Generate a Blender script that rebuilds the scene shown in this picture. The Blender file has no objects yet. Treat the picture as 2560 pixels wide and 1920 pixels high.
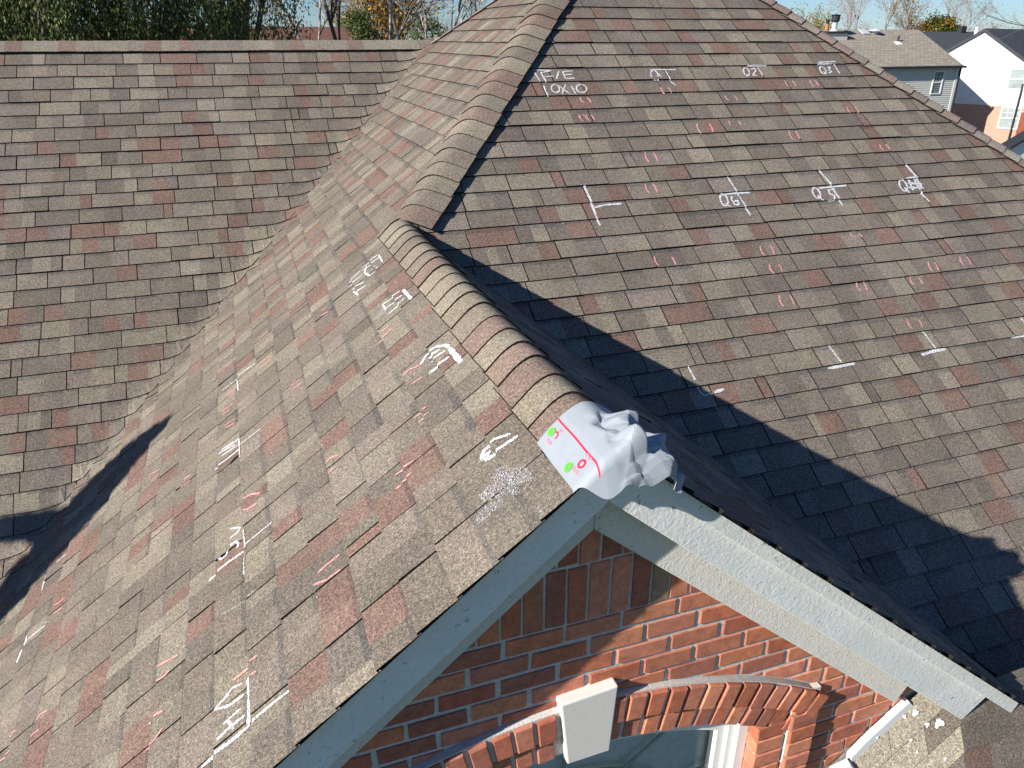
import bpy, math, random
from mathutils import Vector, Matrix, noise
R = random.Random(7)
rad = math.radians
sc = bpy.context.scene
col = sc.collection

# ---------------------------------------------------------------- camera
F_PX, YAW, PITCH, ROLL = 1891.995, 0.3334, 0.4297, -0.0016
CAM = Vector((-0.8591, -1.5838, 1.0094))
FWD = Vector((math.sin(YAW)*math.cos(PITCH), math.cos(YAW)*math.cos(PITCH), -math.sin(PITCH)))
_r = Vector((math.cos(YAW), -math.sin(YAW), 0)); _u = _r.cross(FWD)
RGT = _r*math.cos(ROLL) + _u*math.sin(ROLL)
UPV = _u*math.cos(ROLL) - _r*math.sin(ROLL)
cd = bpy.data.cameras.new('camera'); cam = bpy.data.objects.new('camera', cd); col.objects.link(cam)
cd.sensor_width = 36; cd.sensor_fit = 'HORIZONTAL'; cd.lens = 36*F_PX/2560
cd.clip_start = .05; cd.clip_end = 3000
cam.matrix_world = Matrix(((RGT.x, UPV.x, -FWD.x, CAM.x), (RGT.y, UPV.y, -FWD.y, CAM.y), (RGT.z, UPV.z, -FWD.z, CAM.z), (0, 0, 0, 1)))
sc.camera = cam
# ---------------------------------------------------------------- light
SUN = Vector((0.8425, 0.2225, -0.4895)).normalized()
w = bpy.data.worlds.new('World'); sc.world = w; w.use_nodes = True
nt = w.node_tree; bg = nt.nodes['Background']
sky = nt.nodes.new('ShaderNodeTexSky'); sky.sky_type = 'NISHITA'; sky.sun_disc = False
sky.sun_elevation = math.asin(-SUN.z); sky.sun_rotation = math.atan2(-SUN.x, -SUN.y)
sky.air_density = 1.0; sky.dust_density = 0.1; sky.ozone_density = 4.0; sky.altitude = 200
tint = nt.nodes.new('ShaderNodeMix'); tint.data_type = 'RGBA'; tint.blend_type = 'MULTIPLY'; tint.inputs[0].default_value = 1; tint.inputs[7].default_value = (.80, 1.03, 1.38, 1)
nt.links.new(sky.outputs[0], tint.inputs[6]); nt.links.new(tint.outputs[2], bg.inputs[0]); bg.inputs[1].default_value = 0.05
sl = bpy.data.lights.new('sun', 'SUN'); sl.energy = 5.0; sl.angle = rad(.5); sl.color = (1, .965, .90)
so = bpy.data.objects.new('sun', sl); col.objects.link(so)
so.rotation_euler = SUN.to_track_quat('-Z', 'Y').to_euler()
sc.view_settings.view_transform = 'Standard'; sc.view_settings.look = 'None'
sc.view_settings.exposure = 0.7; sc.view_settings.gamma = 1
sc.cycles.max_bounces = 5; sc.cycles.transparent_max_bounces = 12

# ---------------------------------------------------------------- helpers
def ray(px, py):
    return (FWD*F_PX + RGT*(px-1280) - UPV*(py-960))/F_PX
def at_plane(px, py, n, c):
    d = ray(px, py); n = Vector(n); t = (c - n.dot(CAM))/n.dot(d)
    return CAM + d*t
def at_y(px, py, y): return at_plane(px, py, (0, 1, 0), y)
def project(P):
    v = P - CAM; z = v.dot(FWD)
    return (1280 + F_PX*v.dot(RGT)/z, 960 - F_PX*v.dot(UPV)/z)

class MB:
    def __init__(s): s.v = []; s.f = []; s.c = []; s.d = {}
    def vert(s, p, merge=True):
        if merge:
            k = (round(p[0], 5), round(p[1], 5), round(p[2], 5))
            i = s.d.get(k)
            if i is None:
                i = len(s.v); s.v.append(tuple(p)); s.d[k] = i
            return i
        s.v.append(tuple(p)); return len(s.v)-1
    def face(s, pts, c=(1, 1, 1), merge=True):
        ids = [s.vert(p, merge) for p in pts]
        q = []
        for i in ids:
            if not q or q[-1] != i: q.append(i)
        if len(q) > 1 and q[0] == q[-1]: q.pop()
        if len(set(q)) < 3 or len(set(q)) != len(q): return
        s.f.append(q); s.c.append(c)
    def box(s, x0, x1, y0, y1, z0, z1, c=(1, 1, 1), X=None):
        P = [Vector((x, y, z)) for z in (z0, z1) for y in (y0, y1) for x in (x0, x1)]
        if X: P = [X(p) for p in P]
        for f in ((0, 2, 3, 1), (4, 5, 7, 6), (0, 1, 5, 4), (2, 6, 7, 3), (0, 4, 6, 2), (1, 3, 7, 5)):
            s.face([P[i] for i in f], c)
    def prism(s, poly, d, c=(1, 1, 1)):
        # poly: list of Vector, extruded by vector d
        q = [p + d for p in poly]; n = len(poly)
        s.face(poly, c); s.face(q[::-1], c)
        for i in range(n):
            j = (i+1) % n
            s.face([poly[j], poly[i], q[i], q[j]], c)
    def tube(s, a, b, ra, rb, n=6, c=(1, 1, 1)):
        d = (b-a)
        if d.length < 1e-6: return
        d.normalize(); u = d.orthogonal().normalized(); v = d.cross(u)
        A = []; B = []
        for i in range(n):
            t = 2*math.pi*i/n; o = u*math.cos(t) + v*math.sin(t)
            A.append(a + o*ra); B.append(b + o*rb)
        for i in range(n):
            j = (i+1) % n
            s.face([A[i], A[j], B[j], B[i]], c, False)
    def add(s, o):
        n = len(s.v); s.v += o.v; s.f += [[i+n for i in f] for f in o.f]; s.c += o.c
    def build(s, name, mat, parent=None, smooth=False, label=None, kind=None):
        me = bpy.data.meshes.new(name); me.from_pydata(s.v, [], s.f)
        ca = me.color_attributes.new('col', 'FLOAT_COLOR', 'CORNER')
        buf = []
        for f, c in zip(s.f, s.c): buf += list((c[0], c[1], c[2], 1.0))*len(f)
        ca.data.foreach_set('color', buf)
        if smooth: me.polygons.foreach_set('use_smooth', [True]*len(s.f))
        me.materials.append(mat); me.update()
        return link(bpy.data.objects.new(name, me), parent, label, kind)

def link(o, parent=None, label=None, kind=None):
    col.objects.link(o)
    if parent is not None:
        o.parent = parent
        base = Vector(parent.location); p = parent.parent
        # parents carry only translations
        while p is not None: base += Vector(p.location); p = p.parent
        if parent.type == 'EMPTY': o.matrix_parent_inverse = Matrix.Translation(-Vector(parent.location))
        else: o.matrix_parent_inverse = Matrix.Identity(4) if parent.parent is None else Matrix.Translation(Vector((0, 0, 0)))
    if label: o['label'] = label
    if kind: o['kind'] = kind
    return o
def thing(name, loc, label, cat, group=None):
    o = bpy.data.objects.new(name, None); col.objects.link(o); o.location = loc
    o['label'] = label; o['category'] = cat
    if group: o['group'] = group
    return o
def top(o, label, cat, group=None):
    o['label'] = label; o['category'] = cat
    if group: o['group'] = group
    return o

# ---------------------------------------------------------------- materials
class NT:
    def __init__(s, name):
        s.m = bpy.data.materials.new(name); s.m.use_nodes = True
        s.t = s.m.node_tree; s.b = s.t.nodes['Principled BSDF']; s.out = s.t.nodes['Material Output']
        s.pos = s.n('ShaderNodeNewGeometry').outputs['Position']
    def n(s, t, **k):
        x = s.t.nodes.new(t)
        for a, b in k.items(): setattr(x, a, b)
        return x
    def l(s, a, b): s.t.links.new(a, b)
    def noise(s, scale, detail=2, rough=.5, vec=None, out='Fac'):
        x = s.n('ShaderNodeTexNoise'); x.inputs['Scale'].default_value = scale
        x.inputs['Detail'].default_value = detail; x.inputs['Roughness'].default_value = rough
        s.l(vec or s.pos, x.inputs['Vector']); return x.outputs[out]
    def ramp(s, fac, stops):
        x = s.n('ShaderNodeValToRGB'); e = x.color_ramp.elements
        while len(e) < len(stops): e.new(.5)
        for i, (p, c) in enumerate(stops):
            e[i].position = p; e[i].color = (c[0], c[1], c[2], 1) if not isinstance(c, (int, float)) else (c, c, c, 1)
        s.l(fac, x.inputs[0]); return x.outputs[0]
    def mul(s, a, b, mode='MULTIPLY', fac=1.0):
        x = s.n('ShaderNodeMix', data_type='RGBA', blend_type=mode)
        if isinstance(fac, float): x.inputs[0].default_value = fac
        else: s.l(fac, x.inputs[0])
        for i, v in ((6, a), (7, b)):
            if isinstance(v, tuple): x.inputs[i].default_value = (*v, 1)
            else: s.l(v, x.inputs[i])
        return x.outputs[2]
    def attr(s): return s.n('ShaderNodeVertexColor', layer_name='col').outputs[0]
    def bump(s, h, dist, strength=1.0):
        x = s.n('ShaderNodeBump'); x.inputs['Distance'].default_value = dist; x.inputs['Strength'].default_value = strength
        s.l(h, x.inputs['Height']); s.l(x.outputs[0], s.b.inputs['Normal'])
    def fin(s, color, rough=.8, spec=.3):
        if isinstance(color, tuple): s.b.inputs['Base Color'].default_value = (*color, 1)
        else: s.l(color, s.b.inputs['Base Color'])
        s.b.inputs['Roughness'].default_value = rough
        s.b.inputs['Specular IOR Level'].default_value = spec
        return s.m

def mk_shingle():
    t = NT('asphalt_shingle')
    g = t.noise(270, 2, .6); g2 = t.noise(95, 2, .6)
    c = t.mul(t.attr(), t.ramp(g, [(.28, .3), (.5, .98), (.7, 1.8)]))
    c = t.mul(c, t.ramp(g2, [(.3, .62), (.5, 1.0), (.7, 1.38)]))
    c = t.mul(c, t.ramp(t.noise(2.3, 4, .6), [(.3, .86), (.7, 1.1)]))
    v = t.n('ShaderNodeTexVoronoi'); v.inputs['Scale'].default_value = 240; t.l(t.pos, v.inputs['Vector'])
    sp = t.ramp(v.outputs['Color'], [(.0, 1.0), (.8, 1.0), (.9, 1.45)])
    c = t.mul(c, sp)
    # lichen / moss tint in broad faint patches
    c = t.mul(c, (.205, .19, .14), 'MIX', t.ramp(t.noise(5.5, 5, .7), [(.56, 0), (.75, .28)]))
    t.bump(g, .0022, .5)
    return t.fin(c, .92, .12)
def mk_simple(name, color, rough=.7, ns=40, lo=.85, hi=1.1, spec=.3, bump=0, attr=False):
    t = NT(name)
    base = t.attr() if attr else color
    nn = t.noise(ns, 4, .6)
    c = t.mul(base, t.ramp(nn, [(.3, lo), (.7, hi)]))
    if bump: t.bump(nn, bump)
    return t.fin(c, rough, spec)
def mk_brick():
    t = NT('red_brick')
    n1 = t.noise(30, 5, .65); n2 = t.noise(220, 3, .6)
    c = t.mul(t.attr(), t.ramp(n1, [(.28, .7), (.5, 1.0), (.74, 1.25)]))
    c = t.mul(c, t.ramp(n2, [(.3, .82), (.7, 1.12)]))
    sm = t.ramp(t.noise(9, 6, .75), [(.66, 0), (.78, .55)])
    c = t.mul(c, (.52, .33, .24), 'MIX', sm)
    t.bump(t.mul(t.noise(90, 5, .7), n2, 'ADD'), .004, .35)
    return t.fin(c, .9, .2)
def mk_mortar():
    t = NT('mortar'); n1 = t.noise(120, 4, .6)
    c = t.mul((.60, .565, .51), t.ramp(n1, [(.3, .75), (.7, 1.12)])); t.bump(n1, .004, .7)
    return t.fin(c, .95, .1)
def mk_paint(name, base, crack_scale, dist):
    t = NT(name)
    st = t.n('ShaderNodeMapping'); st.inputs['Scale'].default_value = (1, 1, 1); t.l(t.pos, st.inputs[0])
    n1 = t.noise(crack_scale, 6, .72); n2 = t.noise(6, 4, .6)
    # flaked chips: dark where paint is gone
    chip = t.ramp(t.noise(crack_scale*.8, 7, .8), [(.60, 0), (.625, .85)])
    mask = t.ramp(n2, [(.45, 0), (.56, 1)])
    cm = t.mul(chip, mask)
    c = t.mul(base, t.ramp(n2, [(.3, .93), (.7, 1.04)]))
    c = t.mul(c, (.12, .115, .105), 'MIX', cm)
    fl_ = t.noise(crack_scale*2.2, 5, .7)
    c = t.mul(c, t.ramp(fl_, [(.3, .9), (.6, 1.03)]))
    t.bump(t.mul(n1, fl_, 'ADD'), dist, .7)
    return t.fin(c, .65, .3)
def mk_chalk(name, color, thr):
    t = NT(name)
    f = t.ramp(t.noise(240, 2, .7), [(thr, 0), (thr+.14, 1)])
    tr = t.n('ShaderNodeBsdfTransparent'); mx = t.n('ShaderNodeMixShader')
    t.l(f, mx.inputs[0]); t.l(tr.outputs[0], mx.inputs[1]); t.l(t.b.outputs[0], mx.inputs[2]); t.l(mx.outputs[0], t.out.inputs[0])
    return t.fin(color, .95, .05)
def mk_glass():
    t = NT('window_glass'); g = t.b; g.inputs['Roughness'].default_value = .03
    g.inputs['Base Color'].default_value = (.9, .95, .95, 1); g.inputs['Transmission Weight'].default_value = .0
    tr = t.n('ShaderNodeBsdfTransparent'); tr.inputs[0].default_value = (.95, .97, .97, 1)
    gl = t.n('ShaderNodeBsdfGlossy'); gl.inputs[0].default_value = (1, 1, 1, 1); gl.inputs['Roughness'].default_value = .02
    fr = t.n('ShaderNodeFresnel'); fr.inputs[0].default_value = 1.5
    mx = t.n('ShaderNodeMixShader'); t.l(fr.outputs[0], mx.inputs[0]); t.l(tr.outputs[0], mx.inputs[1]); t.l(gl.outputs[0], mx.inputs[2]); t.l(mx.outputs[0], t.out.inputs[0])
    return t.m
def mk_far_shingle():
    t = NT('far_shingle')
    b = t.n('ShaderNodeTexBrick'); b.inputs['Scale'].default_value = 1
    b.inputs['Brick Width'].default_value = .3; b.inputs['Row Height'].default_value = .14; b.inputs['Mortar Size'].default_value = .012
    b.inputs['Color1'].default_value = (.36, .31, .245, 1); b.inputs['Color2'].default_value = (.27, .235, .19, 1); b.inputs['Mortar'].default_value = (.16, .14, .115, 1)
    sp = t.n('ShaderNodeSeparateXYZ'); t.l(t.pos, sp.inputs[0])
    cb = t.n('ShaderNodeCombineXYZ'); t.l(sp.outputs[0], cb.inputs[0])
    ma = t.n('ShaderNodeMath', operation='MULTIPLY'); ma.inputs[1].default_value = 1.6; t.l(sp.outputs[2], ma.inputs[0]); t.l(ma.outputs[0], cb.inputs[1])
    t.l(cb.outputs[0], b.inputs['Vector'])
    return t.fin(b.outputs[0], .9, .1)
def mk_siding(name, color, pitch):
    t = NT(name)
    sp = t.n('ShaderNodeSeparateXYZ'); t.l(t.pos, sp.inputs[0])
    m = t.n('ShaderNodeMath', operation='MULTIPLY'); m.inputs[1].default_value = 1/pitch; t.l(sp.outputs[2], m.inputs[0])
    f = t.n('ShaderNodeMath', operation='FRACT'); t.l(m.outputs[0], f.inputs[0])
    inv = t.n('ShaderNodeMath', operation='SUBTRACT'); inv.inputs[0].default_value = 1; t.l(f.outputs[0], inv.inputs[1])
    t.bump(inv.outputs[0], .03, 1.0)
    return t.fin(t.mul(color, t.ramp(t.noise(3, 3), [(.3, .94), (.7, 1.05)])), .6, .3)
def mk_farbrick():
    t = NT('far_brick'); n = t.noise(9, 4, .7)
    return t.fin(t.mul((.52, .31, .23), t.ramp(n, [(.3, .85), (.7, 1.12)])), .9, .1)
def mk_leaf(name):
    t = NT(name)
    c = t.mul(t.attr(), t.ramp(t.noise(1.1, 3), [(.3, .75), (.7, 1.2)]))
    t.b.inputs['Transmission Weight'].default_value = 0
    tl = t.n('ShaderNodeBsdfTranslucent'); t.l(c, tl.inputs[0]); mx = t.n('ShaderNodeMixShader'); mx.inputs[0].default_value = .3
    t.fin(c, .7, .2); t.l(t.b.outputs[0], mx.inputs[1]); t.l(tl.outputs[0], mx.inputs[2]); t.l(mx.outputs[0], t.out.inputs[0])
    return t.m
def mk_bark(name, white=False):
    t = NT(name); n = t.noise(7 if white else 12, 4, .7)
    c = t.ramp(n, [(.44, (.10, .08, .07)), (.6, (.46, .40, .36))]) if white else t.ramp(n, [(.3, (.06, .048, .04)), (.7, (.17, .14, .12))])
    return t.fin(c, .9, .1)
def mk_ground():
    t = NT('lawn'); n = t.noise(.35, 6, .7); n2 = t.noise(9, 3)
    c = t.ramp(n, [(.3, (.055, .085, .025)), (.55, (.09, .11, .04)), (.75, (.16, .13, .06))])
    return t.fin(t.mul(c, t.ramp(n2, [(.3, .7), (.7, 1.2)])), .95, .1)

SH = mk_shingle(); DECK = mk_simple('roof_felt', (.035, .032, .03), .95)
BRK = mk_brick(); MOR = mk_mortar()
PAINT = mk_paint('peeling_paint', (.80, .785, .74), 30, .0035); FRZ = mk_paint('wrinkled_paint', (.76, .72, .65), 55, .007)
WHITE = mk_simple('white_paint', (.78, .77, .74), .45, 8, .95, 1.03)
STONE = mk_simple('cast_stone', (.66, .62, .565), .8, 60, .95, 1.03)
CHW = mk_chalk('white_chalk', (.84, .85, .87), .41); CHF = mk_chalk('faint_chalk', (.72, .73, .75), .53); CHP = mk_chalk('pink_chalk', (.82, .36, .33), .38)
SHEET = mk_simple('underlayment', (.30, .325, .35), .55, 25, .97, 1.02, spec=.35)
RED = mk_simple('red_print', (.72, .03, .07), .6); GRN = mk_simple('green_cap', (.12, .55, .06), .5); PINKT = mk_simple('pale_red_print', (.75, .28, .33), .6)
GLASS = mk_glass(); DARKIN = mk_simple('dark_interior', (.03, .032, .035), .8)
LEAF = mk_leaf('leaves'); BARK = mk_bark('bark'); BIRCH = mk_bark('birch_bark', True)
TAR = mk_simple('tar', (.012, .011, .01), .6)

# ---------------------------------------------------------------- roof geometry
SL, SM, D = 0.8089, 0.7441, 2.9154           # pitch of left/right slopes, of the front slope, where the ridge meets the hip
SE, XE = 0.836, 5.24
SLR, YLR, YRID = 0.84, 5.65, 6.81
ZT = 1.77
EAVE = -2.55
GROUND = -5.4
def zB(y): return 1.33 - .534*(y-6.1)
class Slope:
    def __init__(s, name, O, U, V, e, ph, label):
        s.name = name; s.O = Vector(O); s.U = Vector(U).normalized(); s.V = Vector(V).normalized(); s.N = s.U.cross(s.V)
        if s.N.z < 0: s.N.negate()
        s.e = e; s.ph = ph; s.label = label; s.h0 = .0105; s.dz = None
    def p(s, u, v, h=0.0):
        q = s.O + s.U*u + s.V*v + s.N*h
        if s.dz: q = Vector((q.x, q.y, q.z + s.dz(s.O + s.U*u + s.V*v)))
        return q
    def uv(s, P): d = P - s.O; return d.dot(s.U), d.dot(s.V)
    def h(s, v):
        fr = ((v - s.ph)/s.e) % 1.0
        return s.h0*(1 - fr*s.e/(s.e+.012)) + .0015
    def px(s, x, y):
        return s.uv(at_plane(x, y, s.N, s.N.dot(s.O) + .004))
KV = .15
def smax_extra(za, zb):
    # rise of the rounded valley above the higher of the two planes, measured from za
    hh = max(KV - abs(za-zb), 0)/KV
    return max(za, zb) + hh*hh*KV/4 - za
fL = lambda P: SL*P.x
fLR = lambda P: SLR*(P.y-YLR)
S_M = Slope('front', (0, D, 0), (1, 0, 0), (0, 1, SM), .1430, .31*.143, 'front roof slope of brown shingles with rows of chalk marks')
S_L = Slope('left', (0, 0, 0), (0, 1, 0), (1, 0, SL), .1520, -1.3556, 'sunlit left roof slope running from gable up to the hip')
S_W = Slope('wing', (0, YLR, 0), (1, 0, 0), (0, 1, SLR), .1465, 0, 'shingled wing slope beyond the curved valley')
S_R = Slope('right', (0, 0, 0), (0, 1, 0), (-1, 0, SL), .1520, 0, 'shaded right slope of the gable roof')
S_L.dz = lambda P: smax_extra(P.z, fLR(P)); S_W.dz = lambda P: smax_extra(P.z, fL(P))
S_W.ph = S_W.px(0, 691)[1] % S_W.e
TAB = .313

PAL = [((.166, .137, .109), 38), ((.208, .176, .134), 23), ((.176, .114, .090), 15), ((.146, .122, .100), 12), ((.190, .156, .127), 12)]
def pick():
    r = R.random()*100; a = 0
    for c, wgt in PAL:
        a += wgt
        if r < a: break
    j = R.uniform(.9, 1.1)
    return tuple(x*j*R.uniform(.988, 1.012) for x in c)

def clip(poly, f):
    out = []
    for i in range(len(poly)):
        a, b = poly[i], poly[(i+1) % len(poly)]
        fa, fb = f(a), f(b)
        if fa >= 0: out.append(a)
        if (fa >= 0) != (fb >= 0):
            t = fa/(fa-fb); out.append((a[0]+(b[0]-a[0])*t, a[1]+(b[1]-a[1])*t))
    return out
def parea(P):
    return .5*sum(P[i][0]*P[(i+1) % len(P)][1]-P[(i+1) % len(P)][0]*P[i][1] for i in range(len(P)))

EDGE = (.022, .019, .017)      # black asphalt core at the cut edges
TABS = []      # (projected area, slope, MB)
def lay(S, u0, u1, v0, v1, clips, valley=None, wob=.0025, TAB=TAB):
    """lay courses of three-tab shingles over a slope, one solid per tab"""
    k0 = math.floor((v0-S.ph)/S.e); k1 = math.ceil((v1-S.ph)/S.e)
    for k in range(k0, k1):
        vb = S.ph + k*S.e
        u = u0 - R.random()*.02 - (k % 2)*TAB*.5 - ((k*0.137) % TAB)
        drift = R.uniform(-1, 1)*wob; run = 0
        while u < u1:
            wd = TAB; run += 1
            if run > 3 and R.random() < .3: wd = TAB*R.choice((.22, .5, .66, .75)); run = 0
            gap = R.choice((.005, .006, .007, .009))
            a, b = u + gap*.5, u + wd - gap*.5
            u += wd
            if b - a < .01: continue
            va = vb + drift + R.uniform(-1, 1)*wob*.6 + .005*noise.noise(Vector((a*1.1, k*.61, len(S.name)*3.3))); vt = vb + S.e + .012; tl = R.uniform(-1, 1)*wob*.6
            lift = R.uniform(-.0006, .0012) + (R.random() < .16)*R.uniform(.002, .006)
            r = R.random()
            cuts = [a, b]
            if wd > .2: cuts = [a, a+(b-a)*R.uniform(.38, .62), b] if r < .68 else ([a, a+(b-a)*R.uniform(.26, .42), a+(b-a)*R.uniform(.6, .76), b] if r < .92 else [a, b])
            ccol = [pick() for _ in cuts[1:]]
            mid = S.O + S.U*((a+b)/2) + S.V*(vb+S.e/2)
            near = valley and abs(valley(mid)) < .62
            fs = [(lambda q, g=g: g(S.O + S.U*q[0] + S.V*q[1])) for g in clips(mid)]
            m = MB(); tot = []
            def H(v): return (S.h0+lift)*(1-(v-va)/(vt-va)) + .0015
            for ci in range(len(cuts)-1):
                n = (4 if near else 1)
                for j in range(n):
                    p0 = cuts[ci] + (cuts[ci+1]-cuts[ci])*j/n; p1 = cuts[ci] + (cuts[ci+1]-cuts[ci])*(j+1)/n
                    s0 = va + tl*(p0-a)/(b-a); s1 = va + tl*(p1-a)/(b-a)
                    poly = [(p0, s0), (p1, s1), (p1, vt), (p0, vt)]
                    if near: poly = [(p0, s0), (p1, s1), (p1, (s1+vt)/2), (p1, vt), (p0, vt), (p0, (s0+vt)/2)]
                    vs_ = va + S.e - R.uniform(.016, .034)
                    stain = R.random() < .6  # darker, bluer strip along the top of some colour blocks, at random
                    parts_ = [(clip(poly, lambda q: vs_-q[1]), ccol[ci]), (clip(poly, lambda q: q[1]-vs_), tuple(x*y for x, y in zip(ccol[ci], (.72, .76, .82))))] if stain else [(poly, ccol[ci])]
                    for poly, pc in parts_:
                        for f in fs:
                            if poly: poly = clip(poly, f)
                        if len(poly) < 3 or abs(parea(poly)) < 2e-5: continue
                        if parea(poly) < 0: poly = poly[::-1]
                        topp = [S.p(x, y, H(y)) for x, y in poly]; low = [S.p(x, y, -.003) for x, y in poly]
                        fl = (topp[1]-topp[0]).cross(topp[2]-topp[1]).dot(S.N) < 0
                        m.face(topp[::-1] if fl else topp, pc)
                        for q in range(len(poly)):
                            z = (q+1) % len(poly)
                            xa, xb = poly[q][0], poly[z][0]
                            if abs(xa-xb) < 1e-7 and a+1e-5 < xa < b-1e-5: continue
                            if stain and abs(poly[q][1]-vs_) < 1e-6 and abs(poly[z][1]-vs_) < 1e-6: continue
                            dk = EDGE if abs(xa-xb) < 1e-7 or S.name != 'left' else tuple(x*.22 for x in ccol[ci])
                            f4 = [topp[z], topp[q], low[q], low[z]]
                            m.face(f4[::-1] if fl else f4, dk)
                        tot.append(topp)
            if not m.f: continue
            ar = 0; vis = False
            for tp in tot:
                pp = [project(t) for t in tp if (t-CAM).dot(FWD) > .05]
                if len(pp) > 2:
                    ar += abs(parea(pp)); cx = sum(q[0] for q in pp)/len(pp); cy = sum(q[1] for q in pp)/len(pp)
                    vis = vis or (-40 < cx < 2600 and -40 < cy < 1960)
            TABS.append((ar if vis and S.name != 'right' else 0, S, m))

hM = math.hypot(1, SM)
fH1 = lambda P: SL*P.x - SM*(P.y-D)
lay(S_M, -.2, 7.4, EAVE*hM/SM, ZT*hM/SM, lambda mid: [fH1, lambda P: SM*(P.y-D)+SL*P.x, lambda P: -SE*(P.x-XE)-SM*(P.y-D)])
def cl_left(mid):
    f = [lambda P: SL*P.x - SLR*(P.y-YLR), lambda P: zB(P.y)-SL*P.x, lambda P: P.y+.004]
    if mid.x > .0 or mid.y > D: f.append(lambda P: SM*(P.y-D)-SL*P.x)
    elif mid.x > -.15: f.append(lambda P: -P.x)
    return f
hL = math.hypot(1, SL)
lay(S_L, -.3, 7.4, -3.25*hL, 2.2*hL, cl_left, valley=lambda P: SL*P.x - SLR*(P.y-YLR), TAB=.272)
lay(S_W, -5.7, 1.6, (EAVE-.1)*math.hypot(1, SLR)/SLR, (YRID-YLR)*math.hypot(1, SLR), lambda mid: [lambda P: SLR*(P.y-YLR)-SL*P.x, lambda P: P.x+5.55, lambda P: YRID-P.y], valley=lambda P: SL*P.x - SLR*(P.y-YLR))
XR = 2.12
lay(S_R, -.3, 3.1, -XR*hL, 0, lambda mid: [lambda P: P.x, lambda P: P.y+.004, lambda P: -SL*P.x-SM*(P.y-D), lambda P: XR-P.x], wob=.006)

# ---------------------------------------------------------------- the house
house = thing('brick_house', (1.0, 3.0, GROUND), 'brick house with brown shingled roof, hips and a projecting brick front gable', 'house')
def sheet(name, polys, mat, parent, label=None):
    m = MB()
    for q in polys: m.face([Vector(v) for v in q])
    return m.build(name, mat, parent, label=label)
dn = -.006
ye = D + EAVE/SM
pM = [(0, D, dn), (XR, D-SL*XR/SM, -SL*XR+dn), (XR, ye, EAVE+dn), (XE-EAVE/SE, ye, EAVE+dn), (XE-ZT/SE, D+ZT/SM, ZT+dn), (ZT/SL, D+ZT/SM, ZT+dn)]
yv = lambda x: YLR + SL*x/SLR
xv = 1.15
pL = [(0, 0, dn), (0, D, dn), (ZT/SL, D+ZT/SM, ZT+dn), (1.15, 6.84, SL*1.15+dn), (-3.2, yv(-3.2), -3.2*SL+dn), (-3.2, 0, -3.2*SL+dn)]
zr = SLR*(YRID-YLR)
pW = [(-5.55, YRID, zr+dn), (-5.55, YLR+(EAVE-.1)/SLR, EAVE-.1+dn), (-3.25, YLR+(EAVE-.1)/SLR, EAVE-.1+dn), (1.18, YRID, zr+dn)]
pR = [(0, 0, dn), (XR, 0, -SL*XR+dn), (XR, D-SL*XR/SM, -SL*XR+dn), (0, D, dn)]
slope_of = {}
slope_of['front'] = sheet('roof_slope', [pM], DECK, house, S_M.label)
slope_of['left'] = sheet('roof_slope', [pL], DECK, house, S_L.label)
slope_of['wing'] = sheet('roof_slope', [pW], DECK, house, S_W.label)
slope_of['right'] = sheet('roof_slope', [pR], DECK, house, S_R.label)
RB = mk_simple('plain_roof', (.19, .165, .145), .9, 90, .8, 1.15)
sheet('roof_slope', [[(-5.55, YRID, zr+dn), (1.18, YRID, zr+dn), (ZT/SL, D+ZT/SM, ZT+dn), (XE-ZT/SE, D+ZT/SM, ZT+dn), (8.2, 11.5, zB(11.5)), (-5.55, 11.5, zB(11.5))]], RB, house, 'rear roof slope facing away behind the ridges')
sheet('roof_slope', [[(XE-ZT/SE, D+ZT/SM, ZT+dn), (XE-EAVE/SE, ye, EAVE+dn), (8.2, 11.5, zB(11.5))]], RB, house, 'far end roof slope behind the right hip')
# plain walls under the eaves
sheet('side_wall', [[(-2.9, .13, -2.4), (-2.9, 2.8, -2.4), (-2.9, 2.8, GROUND), (-2.9, .13, GROUND)], [(-2.9, 2.8, -2.4), (-5.3, 2.8, -2.4), (-5.3, 2.8, GROUND), (-2.9, 2.8, GROUND)], [(-5.3, 2.8, -2.4), (-5.3, 11, -1.3), (-5.3, 11, GROUND), (-5.3, 2.8, GROUND)],
                    [(2.0, .13, -1.9), (8.0, .13, -2.4), (8.0, .13, GROUND), (2.0, .13, GROUND)], [(8.0, .13, -2.4), (8.0, 11, -1.3), (8.0, 11, GROUND), (8.0, .13, GROUND)], [(-5.3, 11, -1.3), (8, 11, -1.3), (8, 11, GROUND), (-5.3, 11, GROUND)]], mk_farbrick(), house)
# shingles: the 300 that show largest stand alone, the rest is one mass
TABS.sort(key=lambda t: -t[0])
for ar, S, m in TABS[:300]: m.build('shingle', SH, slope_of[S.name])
rest = MB()
for ar, S, m in TABS[300:]: rest.add(m)
rest.build('shingle_field', SH, house, kind='stuff', label='the many smaller shingles of the roof slopes')

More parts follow.
